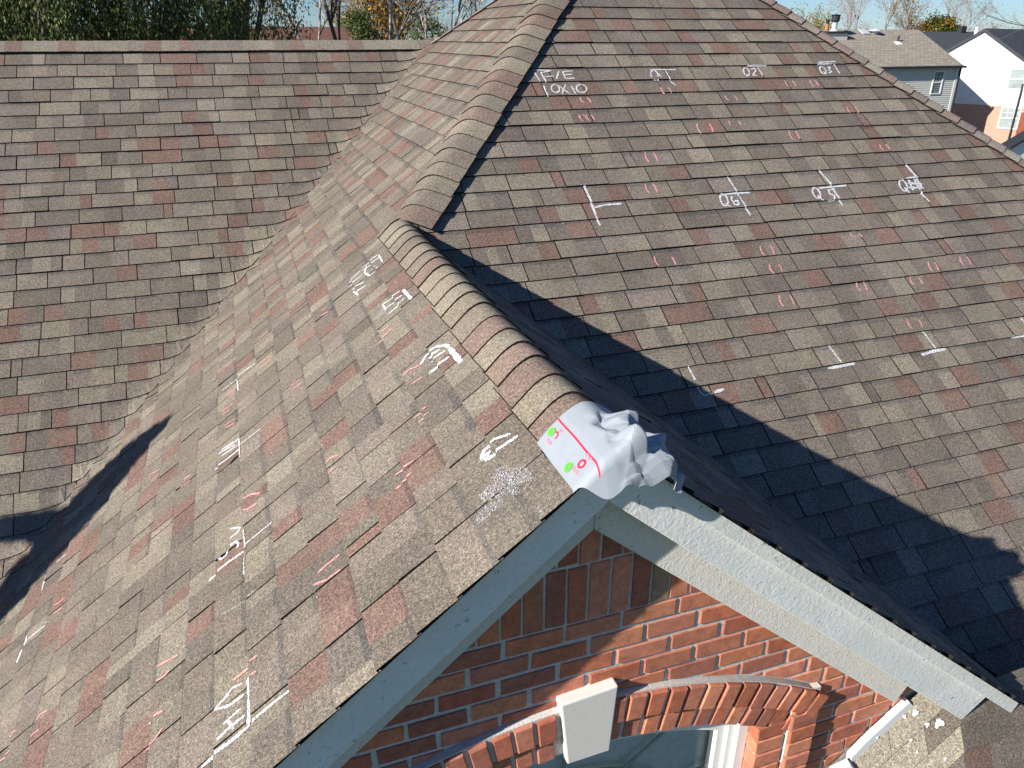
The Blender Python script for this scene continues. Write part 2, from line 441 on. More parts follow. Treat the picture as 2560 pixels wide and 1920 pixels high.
# ---------------------------------------------------------------- ridge and hip caps
CAPC = [(.235, .195, .16), (.25, .215, .17), (.235, .17, .14), (.215, .18, .155), (.26, .235, .185), (.19, .15, .13)]
def caps(name, P0, P1, nA, nB, wA, wB, ex, lift=.012, label=None, r=.05, butt_first=True, hA=0., hB=0., jit=1.0, cols=CAPC, t0=0.0):
    """overlapping caps folded over the line P0 -> P1; A and B are the slopes either side"""
    P0 = Vector(P0); P1 = Vector(P1); Dv = (P1-P0); Ln = Dv.length; Dv.normalize()
    nA = Vector(nA).normalized(); nB = Vector(nB).normalized()
    a = nA.cross(Dv); a = a if a.z < 0 else -a
    b = nB.cross(Dv); b = b if b.z < 0 else -b
    e = link(bpy.data.objects.new(name, None), None); e.location = P0; e.parent = house
    e.matrix_parent_inverse = Matrix.Translation(-Vector(house.location))
    if label: e['label'] = label
    up = (nA+nB).normalized()
    f = lambda x: (x + math.sqrt(x*x + r*r))/2 - r*.5
    tt = t0
    while tt < Ln:
        exx = ex*R.uniform(1-.1*jit, 1+.1*jit)
        L2 = min(exx+.035, Ln-tt+.02)
        m = MB(); c = R.choice(cols); j = R.uniform(.9, 1.1); c = tuple(x*j for x in c); k2 = R.uniform(.9, 1.06); c2 = tuple(x*k2 for x in c)
        dx = R.uniform(-1, 1)*.004*jit; sk = R.uniform(-1, 1)*.0022*jit
        lf = lift*R.uniform(.8, 1.3)
        N = 12
        def pt(s, t, off):
            w_ = t/L2
            hh = (lf*(1-w_) if butt_first else lf*w_) + .010
            A = f(-s); B = f(s)
            ed = (max(-s-wA*.45, 0)/wA*hA if s < 0 else max(s-wB*.45, 0)/wB*hB)
            return P0 + Dv*(tt+t+sk*s*8) + a*(A) + b*(B) + up*(hh+off) + (nA if s < 0 else nB)*ed
        ss = [-wA+dx + (wA+wB)*i/N for i in range(N+1)]
        nt_ = 2
        for i in range(N):
            for q in range(nt_):
                ta, tb = L2*q/nt_, L2*(q+1)/nt_
                cc = c if i < N/2 else c2
                m.face([pt(ss[i], ta, 0), pt(ss[i+1], ta, 0), pt(ss[i+1], tb, 0), pt(ss[i], tb, 0)], cc)
            th = -.007
            for ta in (0, L2):
                q4 = [pt(ss[i], ta, th), pt(ss[i+1], ta, th), pt(ss[i+1], ta, 0), pt(ss[i], ta, 0)]
                m.face(q4 if ta == 0 else q4[::-1], EDGE)
        for s in (ss[0], ss[-1]):
            for q in range(nt_):
                ta, tb = L2*q/nt_, L2*(q+1)/nt_
                m.face([pt(s, ta, -.007), pt(s, tb, -.007), pt(s, tb, 0), pt(s, ta, 0)], EDGE)
        o = m.build('ridge_cap', SH, None, smooth=False)
        o.parent = e; o.matrix_parent_inverse = Matrix.Translation(-P0)
        o.data.polygons.foreach_set('use_smooth', [True]*len(o.data.polygons)); o.data.set_sharp_from_angle(angle=rad(38))
        tt += exx
    return e
nL, nR_, nM, nE, nW, nBk = (-SL, 0, 1), (SL, 0, 1), (0, -SM, 1), (SE, 0, 1), (0, -SLR, 1), (0, .534, 1)
caps('ridge', (0, .025, 0), (0, D+.06, 0), nL, nR_, .190, .15, .152, lift=.010, label='rounded ridge of close-set caps above the front gable', hA=-.026, hB=-.02, r=.054, cols=[(.205, .168, .129), (.222, .186, .138), (.205, .147, .117), (.193, .16, .126), (.226, .194, .144)])
caps('hip', (.02, D-.02, .0), (ZT/SL, D+ZT/SM, ZT), nL, nM, .175, .185, .153, lift=.010, label='hip with thick caps between sunlit and front slopes', hB=.006, hA=-.028, r=.058, cols=[(.195, .16, .124), (.208, .176, .134), (.185, .134, .107), (.176, .148, .117)])
caps('hip', (XE+2.0/SE, D-2.0/SM, -2.0), (XE-ZT/SE, D+ZT/SM, ZT), nM, nE, .13, .13, .150, lift=.012, label='right hip line of caps against the neighbouring houses', r=.04, hA=-.004)
caps('ridge', (-5.55, YRID, zr), (1.12, YRID, zr), nW, nBk, .17, .15, .143, lift=.003, label='long straight ridge of the wing', r=.06, jit=.5, hA=-.01, cols=[(.225, .19, .15), (.205, .175, .14), (.215, .15, .12), (.24, .21, .16)])
caps('hip', (1.12, 6.86, SL*1.12), (ZT/SL, D+ZT/SM, ZT), nL, nBk, .10, .1, .15, lift=.005, label='rear hip seen edge on', r=.04)

# ---------------------------------------------------------------- chalk marks
SC = 500/2212
def ribbon(m, S, pts, wdt, hoff=.0035, taper=True):
    q = []
    for i in range(len(pts)-1):
        a, b = Vector((*pts[i], 0)), Vector((*pts[i+1], 0)); n = max(1, int((b-a).length/.010))
        for j in range(n): q.append(a.lerp(b, j/n))
    q.append(Vector((*pts[-1], 0)))
    Lr = []
    for i, p in enumerate(q):
        d = (q[min(i+1, len(q)-1)] - q[max(i-1, 0)])
        if d.length < 1e-6: d = Vector((1, 0, 0))
        d.normalize(); n = Vector((-d.y, d.x, 0))
        ww = wdt*.52*R.uniform(.65, 1.2)
        if taper and (i == 0 or i == len(q)-1): ww *= .45
        a_, b_ = p + n*ww, p - n*ww
        hh = max(S.h(a_.y), S.h(b_.y), S.h(p.y)) if i % 1 == 0 else S.h(p.y)
        Lr.append((S.p(a_.x, a_.y, S.h(a_.y)+hoff), S.p(p.x, p.y, S.h(p.y)+hoff), S.p(b_.x, b_.y, S.h(b_.y)+hoff)))
    for i in range(len(Lr)-1):
        for k in (0, 1):
            m.face([Lr[i][k], Lr[i][k+1], Lr[i+1][k+1], Lr[i+1][k]])
def mark(S, strokes, label, mat=CHW, wdt=.013, ox=None, oy=None):
    m = MB()
    for st in strokes:
        ww = wdt
        if isinstance(st[0], (int, float)): ww = wdt*st[0]; st = st[1:]
        pts = [(ox+x*SC, oy+y*SC) if ox is not None else (x, y) for x, y in st]
        ribbon(m, S, [S.px(x, y) for x, y in pts], ww)
    o = m.build('chalk_mark', mat, slope_of[S.name], label=label)
    return o
def ell(cx, cy, rx, ry, lean=0, a0=-80, a1=290, n=14):
    out = []
    for i in range(n+1):
        t = rad(a0 + (a1-a0)*i/n); x = rx*math.cos(t); y = ry*math.sin(t)
        out.append((cx + x + lean*y, cy + y))
    return out
# front slope, white
mark(S_M, [[(1332, 175), (1379, 177)], [(1334, 179), (1350, 207)], [(1351, 182), (1365, 208)], [(1351, 183), (1377, 178)], [(1358, 194), (1384, 192)], [(1397, 178), (1390, 201)], [(1406, 179), (1413, 200)], [(1406, 180), (1432, 178)], [(1410, 189), (1430, 187)], [(1413, 199), (1436, 198)]], 'white chalk letters F/E with a corner stroke', wdt=.011)
mark(S_M, [[(1359, 215), (1363, 230), (1370, 243)], ell(1388, 223, 10, 11, .15), [(1397, 215), (1409, 226), (1422, 236)], [(1413, 213), (1404, 238)], [(1428, 216), (1438, 237)], ell(1453, 223, 13, 11, .1)], 'white chalk writing 10X10', wdt=.011)
mark(S_M, [[(1624, 175), (1690, 175)], ell(1635, 189, 9, 12, .2), [(1636, 195), (1646, 203)], [(1646, 185), (1655, 201)], [(1662, 177), (1676, 204)], [(1676, 204), (1688, 215)]], 'white chalk Q1 under a short bar', wdt=.011)
mark(S_M, [[(1867, 166), (1916, 165)], ell(1865, 181, 7, 11, .2), [(1866, 187), (1872, 194)], [(1876, 175), (1885, 171), (1889, 178), (1880, 191), (1892, 191)], [(1893, 169), (1906, 192)]], 'white chalk Q2 under a short bar', wdt=.012)
mark(S_M, [[(2044, 158), (2088, 156)], [(2042, 162), (2080, 161)], ell(2056, 177, 7, 10, .3), [(2057, 180), (2064, 188)], [(2066, 169), (2076, 169), (2070, 175), (2078, 181), (2068, 186)], [(2084, 161), (2098, 187)]], 'white chalk Q3 under a double bar', wdt=.012)
mark(S_M, [[1.2, (1460, 465), (1479, 512), (1490, 544), (1500, 566)], [1.1, (1483, 521), (1513, 513), (1554, 510)]], 'white chalk T lying on its side', wdt=.014)
mark(S_M, [[(1818, 442), (1841, 482), (1859, 512), (1875, 540)], [1.2, (1800, 488), (1835, 484), (1875, 482)], ell(1809, 501, 9, 16, .2), [(1811, 510), (1825, 519)], [(1830, 491), (1827, 499), (1836, 514), (1846, 514), (1843, 503), (1834, 505)]], 'white chalk Q6 crossed by a long stroke', wdt=.013)
mark(S_M, [[1.2, (2046, 425), (2075, 462), (2097, 500), (2106, 516)], [1.2, (2046, 471), (2116, 464)], ell(2040, 484, 9, 14, .3), [(2042, 490), (2056, 503)], [(2087, 475), (2070, 476), (2073, 487), (2085, 490), (2083, 501), (2068, 503)]], 'white chalk Q5 crossed by a long stroke', wdt=.014)
mark(S_M, [[1.3, (2263, 411), (2290, 446), (2305, 474)], [(2300, 481), (2322, 506)], ell(2257, 465, 9, 15, .3), [(2259, 470), (2272, 485)], [1.3, (2271, 449), (2281, 478)], [1.3, (2284, 446), (2298, 477)], [1.2, (2268, 459), (2304, 461)], [1.2, (2270, 471), (2308, 471)], [(2264, 448), (2294, 444)]], 'white chalk Q4 scribbled over a long stroke', wdt=.015)
mark(S_M, [[(1719, 915), (1736, 950), (1749, 980), (1759, 990), (1781, 985)], [1.6, (1785, 982), (1810, 973)]], 'white chalk corner stroke beside the shadow edge', wdt=.011)
mark(S_M, [[(2070, 863), (2102, 909)], [1.7, (2069, 922), (2100, 916), (2138, 909)]], 'white chalk upside-down T below pink brackets', wdt=.011)
mark(S_M, [[(2306, 829), (2337, 873)], [1.7, (2303, 888), (2334, 878), (2364, 873)]], 'white chalk upside-down T touching pink brackets', wdt=.012)
mark(S_M, [[(2550, 793), (2566, 818)], [1.7, (2528, 844), (2570, 838)]], 'white chalk corner at the far end of the row', wdt=.012)
# front slope, pink bracket pairs: centre, half gap, half height
for cx, cy, g, h in [(1463, 252, 10, 8), (1466, 297, 16, 9), (1664, 228, 10, 8), (1827, 247, 12, 7), (1975, 211, 10, 9), (2034, 210, 7, 9), (2130, 278, 11, 9), (1761, 323, 17, 13), (1838, 315, 13, 12), (1984, 340, 9, 12), (2210, 371, 9, 9),
                     (1627, 395, 12, 13), (1627, 473, 11, 13), (2139, 589, 11, 7), (1661, 655, 23, 12), (1916, 628, 14, 13), (1938, 674, 13, 12), (1965, 754, 15, 15), (2153, 717, 10, 12), (2289, 704, 12, 10), (2331, 668, 9, 13), (2411, 654, 10, 12), (2285, 811, 15, 12)]:
    st = [[(cx-g-3, cy-h), (cx-g-1, cy), (cx-g+3, cy+h*.6), (cx-g+8, cy+h)], [(cx+g-6, cy-h), (cx+g, cy-h*.2), (cx+g+4, cy+h*.8)]]
    if cy == 297: st.append([(cx-10, cy-10), (cx+8, cy+9)]); st.append([(cx-2, cy-10), (cx+2, cy-2)])
    for k_ in st: mark(S_M, [k_], 'curved pink chalk stroke', CHP, .0115)
# left slope, white
mark(S_L, [[(460, 1030), (650, 880)], [(480, 1050), (680, 900)], [(660, 880), (700, 960)], [(500, 1080), (560, 1110), (620, 1050), (660, 1010)], [(560, 1050), (640, 1000)], [(520, 1000), (500, 1080)]], 'white chalk LS scribble by the ridge caps', wdt=.012, ox=800, oy=440)
mark(S_L, [[(320, 1190), (460, 1050)], [(330, 1230), (480, 1100)], [(360, 1260), (500, 1180)], [(390, 1310), (520, 1220)], [(370, 1280), (430, 1320)]], 'white chalk zigzag scribble', wdt=.012, ox=800, oy=440)
mark(S_L, [[(700, 1430), (900, 1280)], [(720, 1480), (920, 1330)], [(760, 1540), (950, 1360)], [1.6, (930, 1270), (1020, 1370)], [(700, 1430), (740, 1490)]], 'white chalk 1T scribble under the ridge', wdt=.012, ox=800, oy=440)
mark(S_L, [[(610, 1610), (740, 1500)], [(640, 1590), (700, 1480)]], 'faint white chalk smear', CHF, .03, 800, 440)
mark(S_L, [[1.5, (680, 500), (740, 390), (860, 310), (960, 290), (1000, 310)], [1.4, (760, 430), (900, 340)], [1.5, (770, 600), (880, 510), (1000, 420)], [2.1, (1000, 320), (1130, 480)], [(790, 470), (960, 350)]], 'bold white chalk QT beside pink strokes', wdt=.012, ox=900, oy=800)
mark(S_L, [[1.2, (1340, 1560), (1380, 1450), (1500, 1340), (1680, 1270)], [1.2, (1390, 1570), (1560, 1440), (1760, 1290)], [1.5, (1360, 1550), (1450, 1450)], [(1350, 1570), (1440, 1500)]], 'white chalk oval loop near the paper sheet', wdt=.012, ox=900, oy=800)
mark(S_L, [[(1500, 30), (1640, 60), (1640, 240)], [(1560, 60), (1600, 300)], [(1700, 20), (1760, 160), (1660, 260)], [.7, (1300, 610), (1430, 470), (1600, 340)], [1.2, (1380, 360), (1500, 180)], [.8, (1340, 560), (1480, 420)], [1.3, (1900, 30), (1800, 120)]], 'large white chalk smudge rubbed over shingles', CHF, .055, 900, 1175)
mark(S_L, [[(480, 790), (650, 640)], [(655, 625), (850, 470)], [1.6, (640, 650), (655, 800)]], 'white chalk T stroke above pink ticks', wdt=.010, ox=450, oy=800)
mark(S_L, [[(440, 1500), (560, 1400), (660, 1310)], [(470, 1450), (600, 1350)], [(460, 1480), (620, 1380)], [(480, 1510), (640, 1390)], [1.3, (390, 1660), (540, 1540), (660, 1430), (680, 1390)], [.7, (680, 1390), (900, 1200)], [1.5, (660, 1310), (675, 1520)]], 'white chalk loop and stroke by a dark scuff', wdt=.011, ox=450, oy=800)
mark(S_L, [[(450, 830), (460, 750), (560, 680), (670, 660), (650, 710), (560, 790), (450, 830)], [1.2, (430, 930), (430, 1000), (480, 1020), (530, 970), (550, 880), (620, 820), (655, 840), (640, 890)], [1.3, (715, 690), (735, 900)], [1.9, (725, 960), (720, 1180)], [1.4, (330, 1250), (540, 1060), (740, 900)], [.8, (740, 860), (1020, 600), (1020, 550)]], 'white chalk letters OS with crossing strokes', wdt=.010, ox=450, oy=1170)
mark(S_L, [[1.6, (765, 650), (775, 900), (765, 1180)], [1.6, (250, 1660), (380, 1530), (560, 1390), (780, 1190)], [1.1, (800, 1180), (1000, 990), (1240, 780)], [(600, 780), (700, 730)], [(410, 1030), (500, 920), (600, 780)], [1.2, (410, 1030), (560, 980), (720, 850)], [(470, 960), (570, 850)], [(500, 1190), (690, 1000)], [1.2, (390, 1410), (560, 1230), (730, 1080)], [(540, 1130), (610, 1230)]], 'bold white chalk Q4 with long diagonal stroke', wdt=.010, ox=450, oy=1545)
mark(S_L, [[(620, 1060), (810, 885)], [(520, 1170), (480, 1300), (455, 1425)]], 'white chalk strokes by the dark valley shadow', wdt=.010, ox=0, oy=1170)
mark(S_L, [[(330, 240), (540, 50)], [1.4, (310, 210), (310, 270), (240, 370), (190, 500)]], 'white chalk bent stroke low on the slope', wdt=.010, ox=0, oy=1545)
mark(S_L, [[(460, 1650), (740, 1470)], [(760, 1440), (880, 1350)]], 'faint long chalk line', CHF, .012, 450, 1170)
# left slope, pink
for ox, oy, st in [(450, 1170, [[(705, 360), (800, 300), (895, 285)], [(705, 480), (770, 465), (860, 400)]]), (450, 1170, [[(1540, 1180), (1650, 1070), (1775, 960)], [(1500, 1310), (1640, 1250), (1790, 1125)]]), (450, 1170, [[(30, 150), (130, 75)], [(20, 225), (120, 140)]]),
                   (450, 1545, [[(770, 515), (880, 425)], [(600, 700), (760, 560)], [(790, 655), (870, 600)]]), (0, 1545, [[(1760, 550), (1980, 415)], [(1750, 715), (1830, 660), (1895, 580)]]), (0, 1545, [[(1700, 1130), (1760, 1070), (1825, 1040)], [(1620, 1470), (1740, 1350), (1825, 1210)]]),
                   (0, 1545, [[(430, 1140), (470, 1070), (540, 1030)], [(340, 1350), (390, 1290), (450, 1245)]]), (0, 1545, [[(110, 1320), (160, 1280), (205, 1250)], [(0, 1590), (70, 1540), (130, 1475)]]), (0, 1170, [[(1660, 90), (1770, 15)], [(1680, 160), (1790, 40)]]), (0, 1170, [[(620, 1530), (730, 1435)], [(600, 1625), (700, 1545)]]),
                   (450, 800, [[(890, 215), (970, 140)], [(1000, 165), (1050, 115)], [(940, 275), (990, 215)]]), (450, 800, [[(890, 490), (1000, 400)], [(890, 550), (1010, 440)]]), (450, 800, [[(1220, 750), (1340, 650)], [(1250, 780), (1340, 705)]]), (450, 800, [[(520, 840), (620, 760)], [(540, 850), (620, 790)]]), (450, 800, [[(470, 1030), (600, 920)], [(480, 1060), (560, 990)]]),
                   (450, 800, [[(490, 1190), (620, 1090)], [(520, 1200), (610, 1140)]]), (450, 800, [[(1600, 1630), (1680, 1540), (1765, 1500)], [(1630, 1740), (1730, 1640)]]), (900, 800, [[(200, 190), (330, 80)], [(210, 265), (370, 100)]]), (900, 800, [[(460, 670), (560, 560), (670, 510)], [(590, 720), (700, 640)]]),
                   (900, 800, [[(605, 1090), (680, 1030), (755, 970)], [(655, 1135), (780, 1030)]]), (900, 1175, [[(400, 60), (610, -90)], [(465, 145), (590, 50)], [(400, 220), (460, 180)]]), (800, 440, [[(0, 1510), (90, 1450)], [(0, 1570), (110, 1500)]])]:
    for k_ in st: mark(S_L, [k_], 'slanted pink chalk stroke', CHP, .0095, ox, oy)
# bare dark scuff where the granules are gone
mark(S_L, [[(560, 1600), (600, 1550), (640, 1500)]], 'dark scuff with lost granules', TAR, .022, 450, 800).name = 'scuff'

sp_ = MB()
for S_, n_s, (ua, ub), (va_, vb_) in ((S_M, 40, (.3, 4.5), (-2.5, 1.6)), (S_L, 60, (.1, 4.5), (-2.6, -.2)), (S_W, 26, (-2.8, .2), (-2.2, .9))):
    for _ in range(n_s):
        u_, v_ = R.uniform(ua, ub), R.uniform(va_, vb_); P_ = S_.p(u_, v_, 0)
        if S_ is S_M and fH1(P_) < .2: continue
        if S_ is S_L and SL*P_.x < fLR(P_)+.1: continue
        if S_ is S_W and fLR(P_) < SL*P_.x+.1: continue
        rr_s = R.uniform(.0018, .004); c_ = R.choice(((.7, .7, .68), (.7, .7, .68), (.02, .018, .015), (.3, .22, .1)))
        pts_ = [S_.p(u_+rr_s*R.uniform(.6, 1.3)*math.cos(t*1.257), v_+rr_s*R.uniform(.6, 1.3)*math.sin(t*1.257), S_.h(v_)+.003) for t in range(5)]
        tp_ = S_.p(u_, v_, S_.h(v_)+.006)
        for t in range(5): sp_.face([pts_[t], pts_[(t+1) % 5], tp_], c_, False)
sp_.build('grit', mk_simple('grit', (1, 1, 1), .9, 50, attr=True), house, kind='stuff', label='loose grit and specks scattered over the shingles')

# ---------------------------------------------------------------- gable front: boards, bricks, window
YF = .048; YW = .18
def board(name, poly, y0, y1, mat, label=None, parent=house):
    m = MB(); m.prism([Vector((x, y0, z)) for x, z in poly], Vector((0, y1-y0, 0))); o = m.build(name, mat, parent, label=label)
    b = o.modifiers.new('bevel', 'BEVEL'); b.width = .003; b.segments = 1
    return o
rz = lambda x: -SL*abs(x)
FB = lambda x: -.197 - .85*abs(x)          # lower edge of the rake boards
ZB_ = lambda x: -.351 - .844*abs(x)        # lower edge of the frieze boards
t0 = .012
f1 = board('fascia_board', [(.001, -t0), (1.95, rz(1.95)-t0), (1.80, FB(1.80)), (.001, FB(0))], YF, YF+.026, PAINT, 'sunlit right rake board of peeling pale paint')
board('trim_strip', [(.001, -.004), (2.12, rz(2.12)-.004), (2.09, rz(2.09)-.085), (.001, -.075)], YF-.016, YF-.0005, PAINT, parent=f1)
f2 = board('fascia_board', [(-.001, -t0), (-.001, FB(0)), (-3.2, FB(3.2)), (-3.2, rz(3.2)-t0)], YF, YF+.026, PAINT, 'shaded left rake board with flaking paint')
board('trim_strip', [(-.001, -t0+.004), (-.001, -.065), (-3.2, rz(3.2)-.075), (-3.2, rz(3.2)-t0+.004)], YF-.008, YF-.0005, PAINT, parent=f2)
board('frieze_board', [(.001, -.1), (1.60, rz(1.6)-.1), (1.48, ZB_(1.48)), (.001, ZB_(0))], .135, .165, FRZ, 'right frieze board with wrinkled cream paint')
board('frieze_board', [(-.001, -.1), (-.001, ZB_(0)), (-3, ZB_(3)), (-3, rz(3)-.1)], .135, .165, FRZ, 'left frieze board behind the rake')
board('soffit', [(0, -.03), (2.0, rz(2)-.03), (2.0, rz(2)-.05), (0, -.05), (-3.2, rz(3.2)-.05), (-3.2, rz(3.2)-.03)], YF+.027, .2, PAINT)

ZC = -3.14; RO, RM, RI = 2.03, 1.915, 1.812          # arch centre height and radii
JX = .80                                                # half width of the window opening
flash0, flash1 = (1.566, -1.655), (1.300, -1.886)       # white flashing line on the wall
m = MB()
def arc(r, x): return ZC + math.sqrt(r*r-x*x)
# mortar backing with the window opening left open
YM = YW + .007
wp = []
xs = [-JX + 2*JX*i/24 for i in range(25)]
for i in range(24):
    a, b = xs[i], xs[i+1]
    m.face([Vector((a, YM, arc(RI, a))), Vector((b, YM, arc(RI, b))), Vector((b, YM, rz(b)-.05)), Vector((a, YM, rz(a)-.05))], merge=True)
m.face([Vector((JX, YM, GROUND)), Vector((2.6, YM, GROUND)), Vector((2.6, YM, -2.2)), Vector((JX, YM, rz(JX)-.05))])
m.face([Vector((-JX, YM, GROUND)), Vector((-2.9, YM, GROUND)), Vector((-2.9, YM, -2.4)), Vector((-JX, YM, rz(JX)-.05))])
m.face([Vector((-JX, YM, GROUND)), Vector((JX, YM, GROUND)), Vector((JX, YM, -3.1)), Vector((-JX, YM, -3.1))])
wall = m.build('gable_wall', MOR, house, label='brick gable wall with pale mortar under the rake boards')
BC = [(.56, .20, .105), (.50, .165, .09), (.60, .235, .13), (.44, .14, .085), (.57, .215, .135), (.53, .195, .115), (.40, .15, .10)]
def bcol():
    c = R.choice(BC); j = R.uniform(.85, 1.12)
    if R.random() < .006: c = (.36, .24, .15)
    return tuple(x*j for x in c)
def brick(poly, front, back=YM+.002, parent=None, bev=.003):
    # poly in (x,z), counter-clockwise seen from the front
    if len(poly) < 3 or abs(parea(poly)) < 1.2e-4: return
    if parea(poly) < 0: poly = poly[::-1]
    fr = front + R.uniform(-.0022, .0022)
    m = MB(); c = bcol(); n = len(poly)
    cx = sum(p[0] for p in poly)/n; cz = sum(p[1] for p in poly)/n
    jx, jz = R.uniform(-.0015, .0015), R.uniform(-.0015, .0015)
    out = [Vector((x+jx+R.uniform(-.0024, .0024), 0, z+jz+R.uniform(-.0024, .0024))) for x, z in poly]
    inn = []
    for v in out:
        d = Vector((cx-v.x, 0, cz-v.z)); L_ = d.length
        inn.append(v + d*(min(.3, bev*1.4/max(L_, .001))))
    F_ = [Vector((v.x, fr, v.z)) for v in inn]; E_ = [Vector((v.x, fr+bev, v.z)) for v in out]; B_ = [Vector((v.x, back, v.z)) for v in out]
    m.face(F_, c)
    for i in range(n):
        j = (i+1) % n
        m.face([E_[i], E_[j], F_[j], F_[i]], c); m.face([B_[i], B_[j], E_[j], E_[i]], c)
    m.build('brick', BRK, parent or wall)
# the side of the flashing that keeps bricks: test with a point on the wall
_t = ((0-flash0[0])*(flash1[1]-flash0[1])-(-1.5-flash0[1])*(flash1[0]-flash0[0]))
SGN = 1 if _t > 0 else -1
def clip_flash(poly):
    return clip(poly, lambda q: SGN*((q[0]-flash0[0])*(flash1[1]-flash0[1])-(q[1]-flash0[1])*(flash1[0]-flash0[0])))
def lay_brick(x0, x1, z0, z1, front=YW):
    poly = [(x0, z0), (x1, z0), (x1, z1), (x0, z1)]
    g = [lambda q: -SL*q[0]-.30-q[1], lambda q: SL*q[0]-.30-q[1]]
    cx = (x0+x1)/2; cz = (z0+z1)/2
    th = math.atan2(cx, cz-ZC); nx, nz = math.sin(th), math.cos(th); rr = RO + .012
    if abs(cx) < 1.06 and cz > -1.5: g.append(lambda q: q[0]*nx + (q[1]-ZC)*nz - rr)
    elif cz < -1.38 and abs(cx) < 1.25:
        s = 1 if cx > 0 else -1
        g.append(lambda q: s*q[0] - 1.08)
    for f in g:
        if poly: poly = clip(poly, f)
    if poly: poly = clip_flash(poly)
    if not poly: return
    # only what the picture can show
    px = [project(Vector((x, front, z))) for x, z in poly]
    if min(p[1] for p in px) > 2180 or max(p[0] for p in px) < 560: return
    brick(poly, front)
# soldier courses at the top
for i in range(-7, 8):
    xc = -.023 + i*.0765
    lay_brick(xc-.033, xc+.033, -.744, -.520)
for i in range(-3, 4):
    xc = .015 + i*.0765
    lay_brick(xc-.033, xc+.033, -.508, -.26)
# running courses
BL, BH = .213, .0802
for k in range(0, 19):
    zt = -.756 - k*BH
    off = (.0 if k % 2 else BL/2) + R.uniform(-.012, .012) + .04
    for i in range(-8, 9):
        x0 = i*BL + off
        g0 = R.uniform(.014, .021)
        lay_brick(x0, x0+BL-g0, zt-BH+.0165+R.uniform(-.0015, .0015), zt+R.uniform(-.001, .001))
# arch rings, proud of the wall
KW = .112
def ring(r0, r1, front, pitch, parent):
    a0 = math.asin(min(.99, 1.065/r1)); n = int(a0*r1/pitch)
    for s in (-1, 1):
        th = (KW*.92)/r1
        while th < a0:
            d = pitch/r1; g = .017/r1
            p = []
            for rr, tt in ((r0, th), (r0, th+d-g), (r1, th+d-g), (r1, th)):
                p.append((s*rr*math.sin(tt), ZC+rr*math.cos(tt)))
            th += d
            q = [project(Vector((x, front, z))) for x, z in p]
            if min(v[1] for v in q) > 2200: continue
            brick(p, front+R.uniform(-.003, .003), parent=parent, bev=.005)
m = MB()
for s in (1,):
    pass
N = 40
def ring_back(r0, r1, y0, y1):
    m = MB(); a0 = math.asin(1.065/RO)
    for i in range(N):
        ta, tb = -a0 + 2*a0*i/N, -a0 + 2*a0*(i+1)/N
        A = [Vector((r*math.sin(t), 0, ZC+r*math.cos(t))) for r in (r0, r1) for t in (ta, tb)]
        fr = [Vector((p.x, y0, p.z)) for p in A]; bk = [Vector((p.x, y1, p.z)) for p in A]
        m.face([fr[0], fr[1], fr[3], fr[2]]); m.face([fr[2], fr[3], bk[3], bk[2]]); m.face([fr[1], fr[0], bk[0], bk[1]])
    return m
arch = ring_back(RM, RO+.006, .158, YM-.001).build('arch_outer_ring', MOR, house, label='projecting outer ring of arch bricks')
arch2 = ring_back(RI, RM+.004, .172, .295).build('arch_inner_ring', MOR, house, label='inner ring of arch bricks above the window')
ring(RM, RO, .143, .0835, arch); ring(RI, RM-.011, .160, .0815, arch2)
# jamb columns
jm = MB(); jm.box(.945, 1.069, .158, YM-.001, -2.4, -1.385); jm.box(JX+.007, .944, .172, .295, -2.4, arc(RM, .86)-.02)
jamb = jm.build('window_jamb', MOR, house, label='toothed brick jamb beside the arched window')
for k in range(12):
    z1 = -1.42 - k*BH; z0 = z1-BH+.012
    q = project(Vector((.95, .12, z1)))
    if q[1] > 2250: break
    brick([(.947, z0), (1.071, z0), (1.071, z1), (.947, z1)], .143, back=.186, parent=jamb)
    zz1 = z1-.03; zz0 = zz1-BH+.012
    brick([(JX, zz0), (.928, zz0), (.928, zz1), (JX, zz1)], .160, back=.292, parent=jamb)
# keystone
m = MB()
kp = [(-.089, -1.052), (.126, -1.034), (.110, -1.347), (-.056, -1.351)]
m.prism([Vector((x, .136, z)) for x, z in kp][::-1], Vector((0, .06, 0)))
ks = m.build('keystone', STONE, house, label='pale wedge shaped keystone in the brick arch'); b = ks.modifiers.new('bevel', 'BEVEL'); b.width = .006; b.segments = 2
# window
win = link(bpy.data.objects.new('window', None)); win.location = (0, .2, -2.2); win.parent = house; win.matrix_parent_inverse = Matrix.Translation(-Vector(house.location)); win['label'] = 'white arched window with sunburst grille'
def wpart(m, name, mat, smooth=False):
    o = m.build(name, mat, None); o.parent = win; o.matrix_parent_inverse = Matrix.Translation(-Vector(win.location)); return o
def arch_frame(xw, r, wdt, y0, y1):
    m = MB(); n = 30
    o_, i_ = [(-xw, -3.1)], [(-xw+wdt, -3.1)]
    for k in range(n+1):
        x = -xw + 2*xw*k/n; o_.append((x, ZC + math.sqrt(r*r-x*x)))
        xi = (-xw+wdt) + 2*(xw-wdt)*k/n; i_.append((xi, ZC + math.sqrt((r-wdt)**2-xi*xi)))
    o_.append((xw, -3.1)); i_.append((xw-wdt, -3.1))
    for k in range(len(o_)-1):
        a, b, c, d = o_[k], o_[k+1], i_[k+1], i_[k]
        F = [Vector((p[0], y0, p[1])) for p in (a, b, c, d)]; B = [Vector((p[0], y1, p[1])) for p in (a, b, c, d)]
        m.face(F[::-1]); m.face([F[0], F[1], B[1], B[0]]); m.face([F[2], F[3], B[3], B[2]])
    return m
wpart(arch_frame(JX-.002, RI-.002, .045, .225, .292), 'frame', WHITE)
wpart(arch_frame(JX-.048, RI-.048, .035, .245, .295), 'frame', WHITE)
wpart(arch_frame(JX-.084, RI-.084, .040, .26, .298), 'sash', WHITE)
